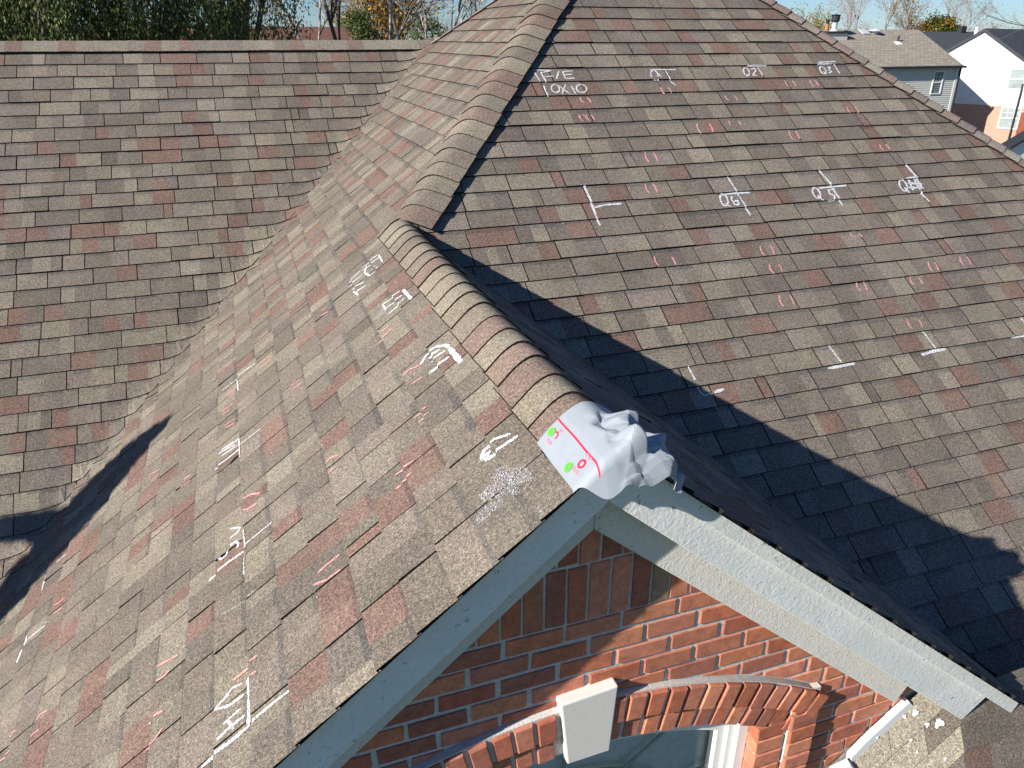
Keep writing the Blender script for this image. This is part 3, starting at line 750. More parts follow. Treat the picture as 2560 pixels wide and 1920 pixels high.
m = MB(); xg = JX-.122; rg = RI-.122; n = 24; pts = [Vector((-xg, .284, -3.1))]
for k in range(n+1):
    x = -xg + 2*xg*k/n; pts.append(Vector((x, .284, ZC+math.sqrt(rg*rg-x*x))))
pts.append(Vector((xg, .284, -3.1))); m.face(pts[::-1]); wpart(m, 'pane', GLASS)
GRL = mk_simple('grille', (.55, .54, .50), .5)
m = MB(); rgl = .42; zg = -2.05
prev = None
for k in range(25):
    t = math.pi*k/24; p = Vector((rgl*1.25*math.cos(t), .291, zg+rgl*math.sin(t)))
    if prev is not None: m.tube(prev, p, .008, .008, 6)
    prev = p
wpart(m, 'grille_arc', GRL)
for t in (25, 60, 90, 120, 155):
    m = MB(); c, s = math.cos(rad(t)), math.sin(rad(t)); a = Vector((rgl*1.25*c, .291, zg+rgl*s)); b = a + Vector((c*.9, 0, s*.42)); 
    m.tube(a, b, .007, .007, 6); wpart(m, 'grille_spoke', GRL)
m = MB(); m.tube(Vector((.30, .291, zg-.5)), Vector((.30, .291, zg+.34)), .008, .008, 6); wpart(m, 'grille_bar', GRL)
m = MB(); m.face([Vector((-.78, .325, -3.1)), Vector((.78, .325, -3.1)), Vector((.78, .325, -1.47)), Vector((-.78, .325, -1.47))]); wpart(m, 'blind', mk_simple('blind', (.78, .8, .8), .8))
m = MB(); m.face([Vector((-.8, .55, -3.1)), Vector((.8, .55, -3.1)), Vector((.8, .55, -1.1)), Vector((-.8, .55, -1.1))]); m.face([Vector((-.8, .30, -1.2)), Vector((.8, .30, -1.2)), Vector((.8, .55, -1.15)), Vector((-.8, .55, -1.15))]); wpart(m, 'room_dark', DARKIN)

# ---------------------------------------------------------------- flashing and the small lower roof
fd = Vector((flash1[0]-flash0[0], 0, flash1[1]-flash0[1])).normalized(); fn = Vector((-fd.z, 0, fd.x))
if fn.x < 0: fn = -fn
A0 = Vector((flash0[0], 0, flash0[1])) - fd*.02; A1 = Vector((flash1[0], 0, flash1[1])) + fd*.01
m = MB()
q = [A0, A0+fn*.055, A1+fn*.055, A1 + fn*.012 - fd*.03, A1-fd*.12]
m.prism([Vector((p.x, .145, p.z)) for p in q], Vector((0, .03, 0)))
fl = m.build('flashing', WHITE, house, label='white metal flashing between brick wall and lower roof')
m = MB()
ctr = A0.lerp(A1, .55)+fn*.03
for k in range(10):
    t0_, t1_ = 2*math.pi*k/10, 2*math.pi*(k+1)/10
    m.face([Vector((ctr.x, .138, ctr.z)), Vector((ctr.x+.008*math.cos(t0_), .142, ctr.z+.008*math.sin(t0_))), Vector((ctr.x+.008*math.cos(t1_), .142, ctr.z+.008*math.sin(t1_)))])
m.build('nail_head', WHITE, fl)
m = MB(); m.prism([Vector((1.21, .12, -1.91)), Vector((1.30, .12, -1.895)), Vector((1.40, .08, -2.03)), Vector((1.24, .06, -2.06))], Vector((.0, .03, .012)))
m.build('flashing', WHITE, house, label='folded white metal kick-out at the foot of the flashing')
PA, PB_ = .86, 2.3
def zP(x, y): return flash0[1]-.012 + PA*(x-flash0[0]-.02) + PB_*(y-.165)
hx = 1.80
def porch_pt(x, y): return Vector((x, y, zP(min(x, hx), y)))
deckm = MB()
lo = Vector((0, 0, -.006))
deckm.face([porch_pt(1.2, .16)+lo, porch_pt(hx, .16)+lo, porch_pt(hx, -.35)+lo, porch_pt(1.2, -.35)+lo])
deckm.face([porch_pt(hx, .10)+lo, porch_pt(2.7, .10)+lo, porch_pt(2.7, -.35)+lo, porch_pt(hx, -.35)+lo])
porch = deckm.build('lower_roof', DECK, house, label='small steep shingled lower roof at the foot of the gable')
def porch_sh(x0, x1, y0, y1, c):
    m = MB(); n = Vector((-PA*.3, -PB_, 1)).normalized()
    P = [porch_pt(x0, y0), porch_pt(x1, y0), porch_pt(x1, y1), porch_pt(x0, y1)]
    hh = [.010, .010, .002, .002]
    T = [p+n*h for p, h in zip(P, hh)]; B = [p-n*.003 for p in P]
    m.face(T, c)
    for i in range(4):
        j = (i+1) % 4; m.face([T[j], T[i], B[i], B[j]], tuple(x*.8 for x in c))
    m.build('shingle', SH, porch)
SC2 = .052
for k in range(9):
    y0 = .155 - (k+1)*SC2; x = 1.2 + (k % 2)*.15
    while x < 2.5:
        x1 = x + .30
        if x < hx < x1:
            if hx-x > .04: porch_sh(x, hx-.002, y0, y0+SC2+.006, pick())
            if y0 < .06 and x1-hx > .03: porch_sh(hx+.003, x1-.003, y0, y0+SC2+.006, pick())
        elif x1 <= hx or y0 < .06:
            porch_sh(x, x1-.003, y0, y0+SC2+.006, (.29, .25, .19) if x < 1.6 else pick())
        x = x1
n_ = Vector((-PA, -PB_, 1)).normalized()
def splat(px, py, r, sd):
    c = at_plane(px, py, n_, n_.dot(porch_pt(1.5, 0)) + .013); rr = random.Random(sd); m = MB()
    u = n_.orthogonal().normalized(); v = n_.cross(u); ring_ = [c + (u*math.cos(2*math.pi*k/14)+v*math.sin(2*math.pi*k/14))*r*rr.uniform(.5, 1.25) for k in range(14)]
    for k in range(14): m.face([c+n_*.002, ring_[k], ring_[(k+1) % 14]])
    o = m.build('paint_splash', WHITE, porch)
for i, (x, y, r) in enumerate([(2289, 1782, .016), (2318, 1812, .012), (2348, 1808, .022), (2262, 1792, .01), (2277, 1851, .009), (2293, 1880, .006), (2364, 1897, .008)]): splat(x, y, r, i)

# ---------------------------------------------------------------- underlayment sheet over the ridge end
def ss(a, b, x):
    t = max(0.0, min(1.0, (x-a)/(b-a))); return t*t*(3-2*t)
YB = .245
FOLDS = [(.94, .34, .115, .016, .1), (.3, .95, .095, .013, .35), (-.6, .8, .14, .015, .62), (.8, -.6, .06, .007, .2), (.1, 1., .045, .004, .8)]
def sheet_pt(s, l, off=0.0):
    # s: distance across the ridge (negative on the sunlit side), l: distance from the back edge towards the front
    y = YB - l
    r = .054; f = lambda x: (x + math.sqrt(x*x + r*r))/2 - r*.5
    a = Vector((-1, 0, -SL)).normalized(); b = Vector((1, 0, -SL)).normalized()
    hang = .115*ss(-.19, -.06, s)*(1-.25*ss(.1, .3, s)) + .012
    front = YB + .012                       # length at which the sheet leaves the roof edge
    drop = 0; yy = y
    if l > front:
        q = l - front; ang = min(q/.05, 1)*1.25
        yy = YB - front - .05*math.sin(min(q/.05, 1)*1.25)/1.25*1.0 - max(q-.05, 0)*.35
        drop = .05*(1-math.cos(ang)) + max(q-.05, 0)*.94
    P = Vector((0, yy, .031)) + a*f(-s) + b*f(s)
    P += Vector((-SL, 0, 1)).normalized()*(-.026*max(-s-.0855, 0)/.19 - .002*ss(.17, .20, -s))
    P.z -= drop
    wgt = ss(-.055, .03, s)*ss(.045, .13, l)
    nrm = Vector((SL*.8*ss(-.03, .06, s), -.2*ss(-.03, .06, s), 1)).normalized()
    bulge = .026*ss(-.02, .07, s)*ss(.05, .19, l)*(1-.8*ss(.1, .21, s))
    cr = 0
    for (dx, dy, lam, am, ph) in FOLDS:
        t = ((s*dx + l*dy)/lam + ph + .1*noise.noise(Vector((s*7, l*7, ph*9)))) % 1.0
        cr += am*(abs(t-.5)*4-1)
    n2 = noise.noise(Vector((s*11, l*11, 1.7))); n3 = noise.noise(Vector((s*9, l*9, 4.1)))
    P += nrm*(bulge + cr*wgt + off)
    P += Vector((n2*.008, n3*.012, 0))*wgt
    P.z += .004*noise.noise(Vector((s*9, l*9, .5)))*(1-wgt)
    return P
s0, s1 = -.205, .215
def ltot(s): return YB + .012 + (.105*ss(-.20, -.07, s)*(1-.45*ss(.04, .2, s)) + .018)
NS, NL = 84, 72; LF = YB + .012
def lrow(s, j): return LF*j/48 if j <= 48 else LF + (ltot(s)-LF)*(j-48)/(NL-48)
m = MB()
for i in range(NS):
    for j in range(NL):
        sa, sb = s0+(s1-s0)*i/NS, s0+(s1-s0)*(i+1)/NS
        la, lb, lc, ld = lrow(sa, j), lrow(sb, j), lrow(sb, j+1), lrow(sa, j+1)
        P = [sheet_pt(sa, la), sheet_pt(sb, lb), sheet_pt(sb, lc), sheet_pt(sa, ld)]
        m.face([P[0], P[1], P[2]]); m.face([P[0], P[2], P[3]])
wrap = m.build('underlayment_sheet', SHEET)
wrap.modifiers.new('solid', 'SOLIDIFY').thickness = .0012
top(wrap, 'crumpled white printed roofing underlayment sheet draped over the gable ridge end', 'paper sheet')
def sl_of(px, py):
    P = at_plane(px, py, (-SL, 0, 1), .03); return (P.x*hL, YB-P.y)
def decal(name, pts2, faces, mat, off=.0035, label=None):
    m = MB()
    vs = [sheet_pt(s, l, off) for s, l in pts2]
    for f in faces: m.face([vs[i] for i in f])
    o = m.build(name, mat, None, label=label); o.parent = wrap
    return o
# red guide line
pts = []; fcs = []
for k in range(41):
    l = (YB+.11)*k/40; pts += [(-.113, l), (-.107, l)]
    if k: fcs.append((2*k-2, 2*k-1, 2*k+1, 2*k))
decal('printed_line', pts, fcs, RED, label='red printed guide line')
def disc(c, r0, r1, mat, name, a0=0, a1=360, off=.0035):
    pts = []; fcs = []; n = 28
    for k in range(n+1):
        t = rad(a0+(a1-a0)*k/n)
        pts += [(c[0]+r0*math.cos(t), c[1]+r0*math.sin(t)), (c[0]+r1*math.cos(t), c[1]+r1*math.sin(t))]
        if k: fcs.append((2*k-2, 2*k-1, 2*k+1, 2*k))
    decal(name, pts, fcs, mat, off)
def text(s, c, size, rot, mat):
    cu = bpy.data.curves.new('t', 'FONT'); cu.body = s; cu.size = size; cu.align_x = 'CENTER'; cu.align_y = 'CENTER'
    ob = bpy.data.objects.new('t', cu); col.objects.link(ob)
    me = ob.to_mesh(); cs, sn = math.cos(rot), math.sin(rot)
    pts = [(c[0]+v.co.y, c[1]+v.co.x) for v in me.vertices]
    fcs = [tuple(p.vertices) for p in me.polygons]
    decal('printed_word', pts, fcs, mat, .0038); ob.to_mesh_clear(); bpy.data.objects.remove(ob); bpy.data.curves.remove(cu)
g1 = sl_of(1373, 1101); r1_ = sl_of(1382, 1109); g2 = sl_of(1412, 1188); r2_ = sl_of(1449, 1181)
disc(r1_, .009, .0145, RED, 'printed_ring', -60, 120); disc(g1, .0028, .0155, GRN, 'green_button', off=.0048)
disc(g2, .0028, .0155, GRN, 'green_button', off=.0048); disc(r2_, .008, .0155, RED, 'printed_ring')
text('CAP', (r2_[0]+.026, r2_[1]), .018, 0, PINKT); text('NAIL', (r2_[0]-.026, r2_[1]), .018, 0, PINKT)
text('CAP', (r1_[0]+.022, r1_[1]), .016, 0, PINKT); text('NAIL', (r1_[0]-.026, r1_[1]), .016, 0, PINKT)

# ---------------------------------------------------------------- ground
m = MB(); m.face([Vector((-900, -300, GROUND)), Vector((900, -300, GROUND)), Vector((900, 1500, GROUND)), Vector((-900, 1500, GROUND))])
g = m.build('ground', mk_ground(), kind='structure')

# ---------------------------------------------------------------- neighbouring houses
SID = mk_simple('grey_siding', (.62, .59, .54), .6, 3, .95, 1.05); WSID = mk_siding('white_siding', (.80, .78, .74), .16)
FARSH = mk_far_shingle(); CHAR = mk_simple('charcoal_shingle', (.055, .06, .068), .9, 20, .85, 1.15); FBR = mk_farbrick()
DK = mk_simple('dark_trim', (.03, .032, .036), .6); METAL = mk_simple('galvanised', (.5, .52, .53), .4)
DGL = mk_simple('dark_glass', (.10, .13, .16), .08, 1, .7, 1.3, spec=.6); LGL = mk_simple('blind_glass', (.33, .37, .36), .15, 2, .8, 1.15, spec=.5)
Y0 = 36.0
ec = at_y(2409, 163, Y0); x1 = ec.x; ze = ec.z
rg_ = at_plane(2297, 74, (1, 0, 0), x1)
x0 = at_y(2040, 166, Y0).x - 2
gh = thing('grey_house', (x1-5, Y0+3, GROUND), 'grey sided house with tan shingled gable roof and a metal flue', 'house')
m = MB(); slab = [Vector((x0, Y0, ze)), Vector((x1, Y0, ze)), Vector((x1, rg_.y, rg_.z)), Vector((x0, rg_.y, rg_.z))]
m.prism(slab, Vector((0, 0, -.12)))
back = [Vector((x0, rg_.y, rg_.z)), Vector((x1, rg_.y, rg_.z)), Vector((x1, 2*rg_.y-Y0, ze)), Vector((x0, 2*rg_.y-Y0, ze))]
m.prism(back, Vector((0, 0, -.12)))
gr = m.build('roof', FARSH, gh)
xw = x1-.05; yb = 2*rg_.y-Y0-.4
m = MB(); m.box(x0+.3, xw, Y0+.24, yb, GROUND, ze-.05)
for x_ in (xw, x0+.3): m.face([Vector((x_, Y0+.24, ze-.05)), Vector((x_, yb, ze-.05)), Vector((x_, rg_.y, rg_.z-.15))])
m.build('wall', SID, gh)
for k in range(34):
    z_ = ze-.08-k*.115
    if z_ < GROUND+.2: break
    m = MB(); m.prism([Vector((x0+.3, Y0+.239, z_)), Vector((x0+.3, Y0+.21, z_-.108)), Vector((x0+.3, Y0+.239, z_-.108))], Vector((xw-.17-x0-.3, 0, 0))); m.build('siding_board', SID, gh)
m = MB(); m.box(x0, x1+.18, Y0-.1, Y0+.02, ze-.15, ze-.02); m.build('gutter', DK, gh)
m = MB(); m.box(xw-.16, xw+.02, Y0+.20, Y0+.26, GROUND, ze-.12); m.build('corner_board', WHITE, gh)
m = MB(); m.box(xw+.03, xw+.12, Y0+.12, Y0+.22, GROUND, ze-.12); m.build('downspout', DK, gh)
def window(parent, O, U, wd, ht, glass, fr=.07, n=None, grille=None):
    """framed window: O lower left corner on the wall, U along the wall, proud of it"""
    U = Vector(U).normalized(); Z = Vector((0, 0, 1)); n = Vector(n)
    e = MB()
    def bx(u0, u1, z0, z1, d0, d1, mb):
        mb.box(u0, u1, d0, d1, z0, z1, X=lambda p: O + U*p.x + n*p.y + Z*p.z)
    bx(0, wd, 0, fr, 0, .05, e); bx(0, wd, ht-fr, ht, 0, .05, e); bx(0, fr, fr, ht-fr, 0, .05, e); bx(wd-fr, wd, fr, ht-fr, 0, .05, e)
    bx(fr, wd-fr, ht*.5-.03, ht*.5+.03, 0, .045, e)
    f = e.build('window', WHITE, parent)
    for z0, z1 in ((fr, ht*.5-.03), (ht*.5+.03, ht-fr)):
        p = MB(); bx(fr, wd-fr, z0, z1, .002, .012, p); o = p.build('pane', glass, None); o.parent = f
    if grille:
        p = MB()
        for k in (1, 2): bx(wd*k/3-.01, wd*k/3+.01, ht*.5+.03, ht-fr, .013, .022, p)
        bx(fr, wd-fr, ht*.75-.01, ht*.75+.01, .013, .022, p); o = p.build('grille', WHITE, None); o.parent = f
    return f
wl = at_y(2323.6, 236, Y0+.23)
window(gh, Vector((wl.x, Y0+.225, wl.z)), (1, 0, 0), .78, 1.32, DGL, n=(0, -1, 0), grille=True)
# chimney box and flue
cA = at_y(2070, 78, rg_.y-1.2); cB = at_y(2121, 78, rg_.y-1.2)
m = MB(); m.box(cA.x, cB.x, rg_.y-1.2, rg_.y-.3, ze, cA.z-.12); ch = m.build('chimney', SID, gh)
m = MB(); m.box(cA.x-.08, cB.x+.08, rg_.y-1.28, rg_.y-.22, cA.z-.119, cA.z); o = m.build('cap', DK, None); o.parent = ch
fx = at_y(2087, 70, rg_.y-.8)
m = MB(); bz = cA.z
for z0, z1, r0, r1 in ((0, .12, .28, .16), (.12, .55, .15, .15)): m.tube(Vector((fx.x, rg_.y-.75, bz+z0)), Vector((fx.x, rg_.y-.75, bz+z1)), r0, r1, 12)
m.build('flue', METAL, gh)
m = MB()
for z0, z1, r0, r1 in ((.5, .58, .2, .24), (.58, .82, .24, .24), (.82, .88, .24, .3), (.88, .92, .3, .02)): m.tube(Vector((fx.x, rg_.y-.75, bz+z0)), Vector((fx.x, rg_.y-.75, bz+z1)), r0, r1, 12)
m.build('flue_cap', DK, gh)
fx2 = at_y(2067, 70, rg_.y)
m = MB(); m.tube(Vector((fx2.x, rg_.y, rg_.z-.1)), Vector((fx2.x, rg_.y, rg_.z+.3)), .12, .11, 10); m.build('vent_pipe', mk_simple('rust', (.45, .18, .06), .8), gh)
m = MB(); m.tube(Vector((fx2.x, rg_.y, rg_.z+.301)), Vector((fx2.x, rg_.y, rg_.z+.55)), .07, .13, 10); m.build('vent_pipe', DK, gh)
nG = Vector((0, -(rg_.z-ze), rg_.y-Y0)).normalized()
def onroof(px, py, off=0): return at_plane(px, py, nG, nG.dot(Vector((x1, Y0, ze))) + off)
m = MB(); c = onroof(2187, 84)
for a, b, ra, rb in ((0, .14, .16, .2), (.14, .2, .38, .36), (.2, .32, .36, .02)): m.tube(c+Vector((0, 0, a)), c+Vector((0, 0, b)), ra, rb, 14)
m.build('roof_vent', METAL, gh)
m = MB(); c = onroof(2245, 104); m.tube(c, c+Vector((0, 0, .34)), .06, .06, 8); m.build('vent_pipe', DK, gh)
m = MB(); c = onroof(2245, 107, .02); m.box(-.2, .2, -.18, .12, -.02, .02, X=lambda p: c + Vector((p.x, p.y, p.z+p.y*.5))); m.build('pipe_flashing', WHITE, gh)
m = MB(); c = onroof(2160, 79, .06); m.box(-.25, .25, -.25, .25, -.03, .03, X=lambda p: c + Vector((p.x, p.y, p.z+p.y*.5))); m.build('skylight', METAL, gh)

# white house: gable wall turned towards the sun
wd_ = Vector((-.44, .898, 0)).normalized(); wn = Vector((-wd_.y, wd_.x, 0)); 
if wn.x > 0: wn = -wn
ref = Vector((x1+3.6, Y0+3.0, 0)); cW = wn.dot(ref)
pk = at_plane(2462, 78, wn, cW); lf = at_plane(2368, 131, wn, cW); 
rs = (pk.z-lf.z)/((pk-lf).xy.length)
wh = thing('white_house', (pk.x, pk.y, GROUND), 'white sided house with charcoal roof and brick ground floor', 'house')
lw, rw = 5.2, 5.6
zb = at_plane(2480, 263, wn, cW).z
Pu = lambda u, z, o=0: Vector((pk.x, pk.y, 0)) - wd_*u + wn*o + Vector((0, 0, z))     # u to the right in the picture
m = MB(); m.face([Pu(-lw, zb), Pu(rw, zb), Pu(rw, pk.z-rs*rw), Pu(0, pk.z), Pu(-lw, pk.z-rs*lw)])
dp = -wn*9
m.face([Pu(rw, zb), Pu(rw, zb)+dp, Pu(rw, pk.z-rs*rw)+dp, Pu(rw, pk.z-rs*rw)]); m.face([Pu(-lw, zb), Pu(-lw, zb)+dp, Pu(-lw, pk.z-rs*lw)+dp, Pu(-lw, pk.z-rs*lw)]); m.build('wall', WSID, wh, label='white sided upper wall')
m = MB(); m.face([Pu(-lw, zb-.002), Pu(rw, zb-.002), Pu(rw, GROUND), Pu(-lw, GROUND)]); m.face([Pu(rw, zb-.002), Pu(rw, zb)+dp, Pu(rw, GROUND)+dp, Pu(rw, GROUND)]); m.build('wall', FBR, wh, label='brick lower wall')
m = MB()
for s in (-1, 1):
    e_ = lw+.45 if s < 0 else rw+.45
    q = [Pu(0, pk.z+.16, .12), Pu(s*e_, pk.z+.16-rs*e_, .12), Pu(s*e_, pk.z+.16-rs*e_, .12)+dp*1.03, Pu(0, pk.z+.16, .12)+dp*1.03]
    m.prism(q, Vector((0, 0, -.2)))
m.build('roof', CHAR, wh)
def wwin(px, py, wd, ht, glass, gr_=None):
    P = at_plane(px, py, wn, cW); window(wh, P + wn*.01, -wd_, wd, ht, glass, n=wn, grille=gr_)
wwin(2516, 224, .95, 1.25, LGL); wwin(2492, 321, 1.15, 1.32, LGL, True)
ds = at_plane(2545, 262, wn, cW)
m = MB(); m.tube(Vector((ds.x, ds.y, GROUND))+wn*.08, Vector((ds.x, ds.y, pk.z-3.0))+wn*.08, .06, .06, 8); m.build('downspout', DK, wh)
m = MB(); bb = at_plane(2556, 300, wn, cW); m.box(0, 2.0, 0, .8, GROUND, zb-.3, X=lambda p: Vector((bb.x, bb.y, 0)) - wd_*p.x + wn*p.y + Vector((0, 0, p.z))); m.build('bay', mk_simple('dark_brick', (.27, .075, .04), .9, 14, .7, 1.2), wh)
# charcoal roofed house behind
y2 = 62
rA = at_y(2250, 79, y2); rBq = at_y(2475, 77, y2)
dh = thing('charcoal_roof_house', (rA.x, y2, GROUND), 'house with plain charcoal roof behind the white gable', 'house')
m = MB(); m.prism([Vector((rA.x-4, y2-5, rA.z-3.4)), Vector((rBq.x+6, y2-5, rA.z-3.4)), Vector((rBq.x+6, y2, rA.z)), Vector((rA.x-4, y2, rA.z))], Vector((0, 0, -.15)))
m.prism([Vector((rA.x-4, y2, rA.z)), Vector((rBq.x+6, y2, rA.z)), Vector((rBq.x+6, y2+5, rA.z-3.4)), Vector((rA.x-4, y2+5, rA.z-3.4))], Vector((0, 0, -.15)))
m.build('roof', CHAR, dh); m = MB(); m.box(rA.x-3.6, rBq.x+5.6, y2-4.6, y2+4.6, GROUND, rA.z-3.3); m.build('wall', SID, dh)
vv = at_y(2407, 72, y2)
m = MB(); m.box(vv.x-.3, vv.x+.3, y2-.2, y2+.3, rA.z-.2, vv.z+.25); m.build('roof_vent', DK, dh)
vv = at_y(2446, 76, y2-1.5); m = MB(); m.box(vv.x-.35, vv.x+.35, y2-1.7, y2-1.4, vv.z-.5, vv.z+.3); m.build('roof_vent', WHITE, dh)
# near garage roof corner at the right edge
ga = at_y(2526, 368, 19); gb = at_y(2600, 325, 19)
gg = thing('garage', (gb.x+1.2, 20, GROUND), 'white garage gable with dark roof edge beyond the right hip', 'garage')
sg = (gb.z-ga.z)/(gb.x-ga.x); gx = ga.x+3.2
m = MB(); m.prism([Vector((ga.x, 19, ga.z)), Vector((gx, 19, ga.z+sg*3.2)), Vector((gx, 19.5, ga.z+sg*3.2)), Vector((ga.x, 19.5, ga.z))], Vector((0, 0, -.1)))
m.prism([Vector((gx, 19, ga.z+sg*3.2)), Vector((gx+3.2, 19, ga.z)), Vector((gx+3.2, 19.5, ga.z)), Vector((gx, 19.5, ga.z+sg*3.2))], Vector((0, 0, -.1))); m.build('roof', DK, gg)
m = MB(); zt = lambda x: ga.z-.11+sg*(x-ga.x)
m.prism([Vector((ga.x+.1, 19.15, GROUND)), Vector((gx+3.1, 19.15, GROUND)), Vector((gx+3.1, 19.15, zt(ga.x+.1))), Vector((gx, 19.15, zt(gx))), Vector((ga.x+.1, 19.15, zt(ga.x+.1)))], Vector((0, .3, 0))); m.build('wall', WHITE, gg)
# brown roof house behind the wing ridge
y3 = 30
bA = at_y(560, 66, y3); bB = at_y(858, 66, y3)
bh = thing('brown_roof_house', (bA.x, y3, GROUND), 'house with long brown roof behind bare branches', 'house')
BRN = mk_simple('brown_shingle', (.15, .075, .055), .9, 9, .75, 1.2)
m = MB()
m.prism([Vector((bA.x-5, y3-4, bA.z-2.6)), Vector((bB.x+.9, y3-4, bA.z-2.6)), Vector((bB.x, y3, bA.z)), Vector((bA.x-5, y3, bA.z))], Vector((0, 0, -.15)))
m.prism([Vector((bA.x-5, y3, bA.z)), Vector((bB.x, y3, bA.z)), Vector((bB.x+.9, y3+4, bA.z-2.6)), Vector((bA.x-5, y3+4, bA.z-2.6))], Vector((0, 0, -.15))); m.build('roof', BRN, bh)
m = MB(); m.box(bA.x-4.6, bB.x+.4, y3-3.5, y3+3.5, GROUND, bA.z-2.5); m.build('wall', FBR, bh)
y4 = 48
hA = at_y(930, 99, y4); hB = at_y(1006, 92, y4)
lh = thing('small_grey_house', (hA.x, y4, GROUND), 'pale house with light grey roof seen between birch trunks', 'house')
m = MB(); m.prism([Vector((hA.x-3, y4-3, hA.z-1.6)), Vector((hB.x, y4-3, hA.z-1.6)), Vector((hB.x, y4, hB.z+.3)), Vector((hA.x-3, y4, hB.z+.3))], Vector((0, 0, -.12)))
m.prism([Vector((hA.x-3, y4, hB.z+.3)), Vector((hB.x, y4, hB.z+.3)), Vector((hB.x, y4+3, hA.z-1.6)), Vector((hA.x-3, y4+3, hA.z-1.6))], Vector((0, 0, -.12))); m.build('roof', mk_simple('pale_shingle', (.30, .32, .34), .9, 6), lh)
m = MB(); m.box(hA.x-2.8, hB.x-.3, y4-2.6, y4+2.6, GROUND, hA.z-1.55); m.face([Vector((hB.x-.3, y4-2.6, hA.z-1.55)), Vector((hB.x-.3, y4+2.6, hA.z-1.55)), Vector((hB.x-.3, y4, hB.z+.15))]); m.build('wall', WSID, lh)

# ---------------------------------------------------------------- trees
def grow(m, rr, a, d, L, r, lev, maxlev, spread, up=.15, nseg=4, leaves=None, ends=None):
    p = a; dirn = d.normalized()
    for i in range(nseg):
        nd = (dirn + Vector((rr.gauss(0, .12), rr.gauss(0, .12), rr.gauss(0, .08)+up*.15))).normalized()
        q = p + nd*(L/nseg); r2 = r*(1-.55*(i+1)/nseg) if lev == maxlev else r*(1-.35*(i+1)/nseg)
        ra = r*(1-(.55 if lev == maxlev else .35)*i/nseg)
        m.tube(p, q, ra, r2, 7 if lev == 0 else (5 if lev == 1 else 3))
        p = q; dirn = nd
        if lev < maxlev and (i > 0 or lev > 0):
            for _ in range(2 if lev < maxlev-1 else 3):
                if rr.random() < .85:
                    ang = rr.uniform(0, 2*math.pi); o = dirn.orthogonal().normalized(); o = Matrix.Rotation(ang, 3, dirn) @ o
                    cd_ = (dirn*math.cos(spread) + o*math.sin(spread)*rr.uniform(.7, 1.2) + Vector((0, 0, up))).normalized()
                    grow(m, rr, p, cd_, L*rr.uniform(.45, .68), r2*.62, lev+1, maxlev, spread, up, 3 if lev+1 < maxlev else 3, leaves, ends)
    if ends is not None: ends.append(p)
def leafcloud(m, rr, pts, n, size, cols, jit, hang=0., asp=1.6):
    for _ in range(n):
        c = pts[rr.randrange(len(pts))] + Vector((rr.gauss(0, jit), rr.gauss(0, jit), rr.gauss(0, jit*.8)))
        u = Vector((rr.gauss(0, 1), rr.gauss(0, 1), rr.gauss(0, 1)-hang)).normalized(); v = u.orthogonal().normalized(); v = Matrix.Rotation(rr.uniform(0, 6.28), 3, u) @ v
        s = size*rr.uniform(.6, 1.4); k = rr.choice(cols); j = rr.uniform(.7, 1.3); cc = tuple(x*j for x in k)
        m.face([c, c+u*s*asp*.5+v*s*.5, c+u*s*asp, c+u*s*asp*.5-v*s*.5], cc, False)
def tree(px, y, zt, seed, name, label, bark, cols=None, nleaf=0, size=.2, lev=3, r=.14, spread=.6, lean=0, up=.2, jit=.4, group=None, hang=0., first=.35, asp=1.6):
    rr = random.Random(seed)
    b = at_y(px, 100, y); base = Vector((b.x, b.y, GROUND)); Ht = zt-GROUND
    t = thing(name, base, label, 'tree', group)
    m = MB(); ends = []
    m.tube(base, base+Vector((lean*.3, 0, Ht*first)), r*1.25, r, 8)
    grow(m, rr, base+Vector((lean*.3, 0, Ht*first)), Vector((lean, 0, 1)), Ht*(1-first)*.62, r, 0, lev, spread, up, 5, ends=ends)
    m.build('trunk', bark, t)
    if cols:
        m = MB(); leafcloud(m, rr, ends, nleaf, size, cols, jit, hang, asp); m.build('crown', LEAF, t)
    return t
ORG = [(.42, .20, .035), (.36, .22, .05), (.30, .15, .03), (.22, .2, .05)]
GRNC = [(.075, .11, .028), (.11, .15, .04), (.05, .08, .02), (.21, .20, .06), (.15, .18, .08)]
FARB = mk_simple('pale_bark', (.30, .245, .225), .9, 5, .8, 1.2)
# right-hand background, beyond the grey house
for i, (px, y, zt, sp, rr_, lab) in enumerate([(2150, 70, 8.2, .42, .13, 'tall pale bare tree behind the grey house flue'), (2205, 76, 8.6, .45, .14, 'bare tree with fine spreading twigs above the grey roof'), (2255, 72, 6.4, .5, .12, 'short bushy bare tree behind the tan roof ridge'),
                                              (2105, 74, 6.6, .4, .11, 'slim bare tree rising behind the metal flue'), (2378, 84, 8.0, .5, .14, 'bare grey tree behind the rounded green tree'), (2420, 90, 6.6, .55, .12, 'low bare tree above the charcoal roof')]):
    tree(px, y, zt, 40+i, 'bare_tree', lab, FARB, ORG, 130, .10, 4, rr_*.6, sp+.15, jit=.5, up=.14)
tree(2268, 68, 4.6, 60, 'autumn_tree', 'small tree with thin orange leaves behind the ridge', BARK, ORG, 1100, .10, 3, .1, .6, jit=.45)
tree(2052, 66, 3.4, 61, 'autumn_tree', 'yellow leaved tree beside the rusty vent pipe', BARK, [(.34, .25, .04), (.28, .24, .05)], 2000, .10, 3, .1, .6, jit=.4)
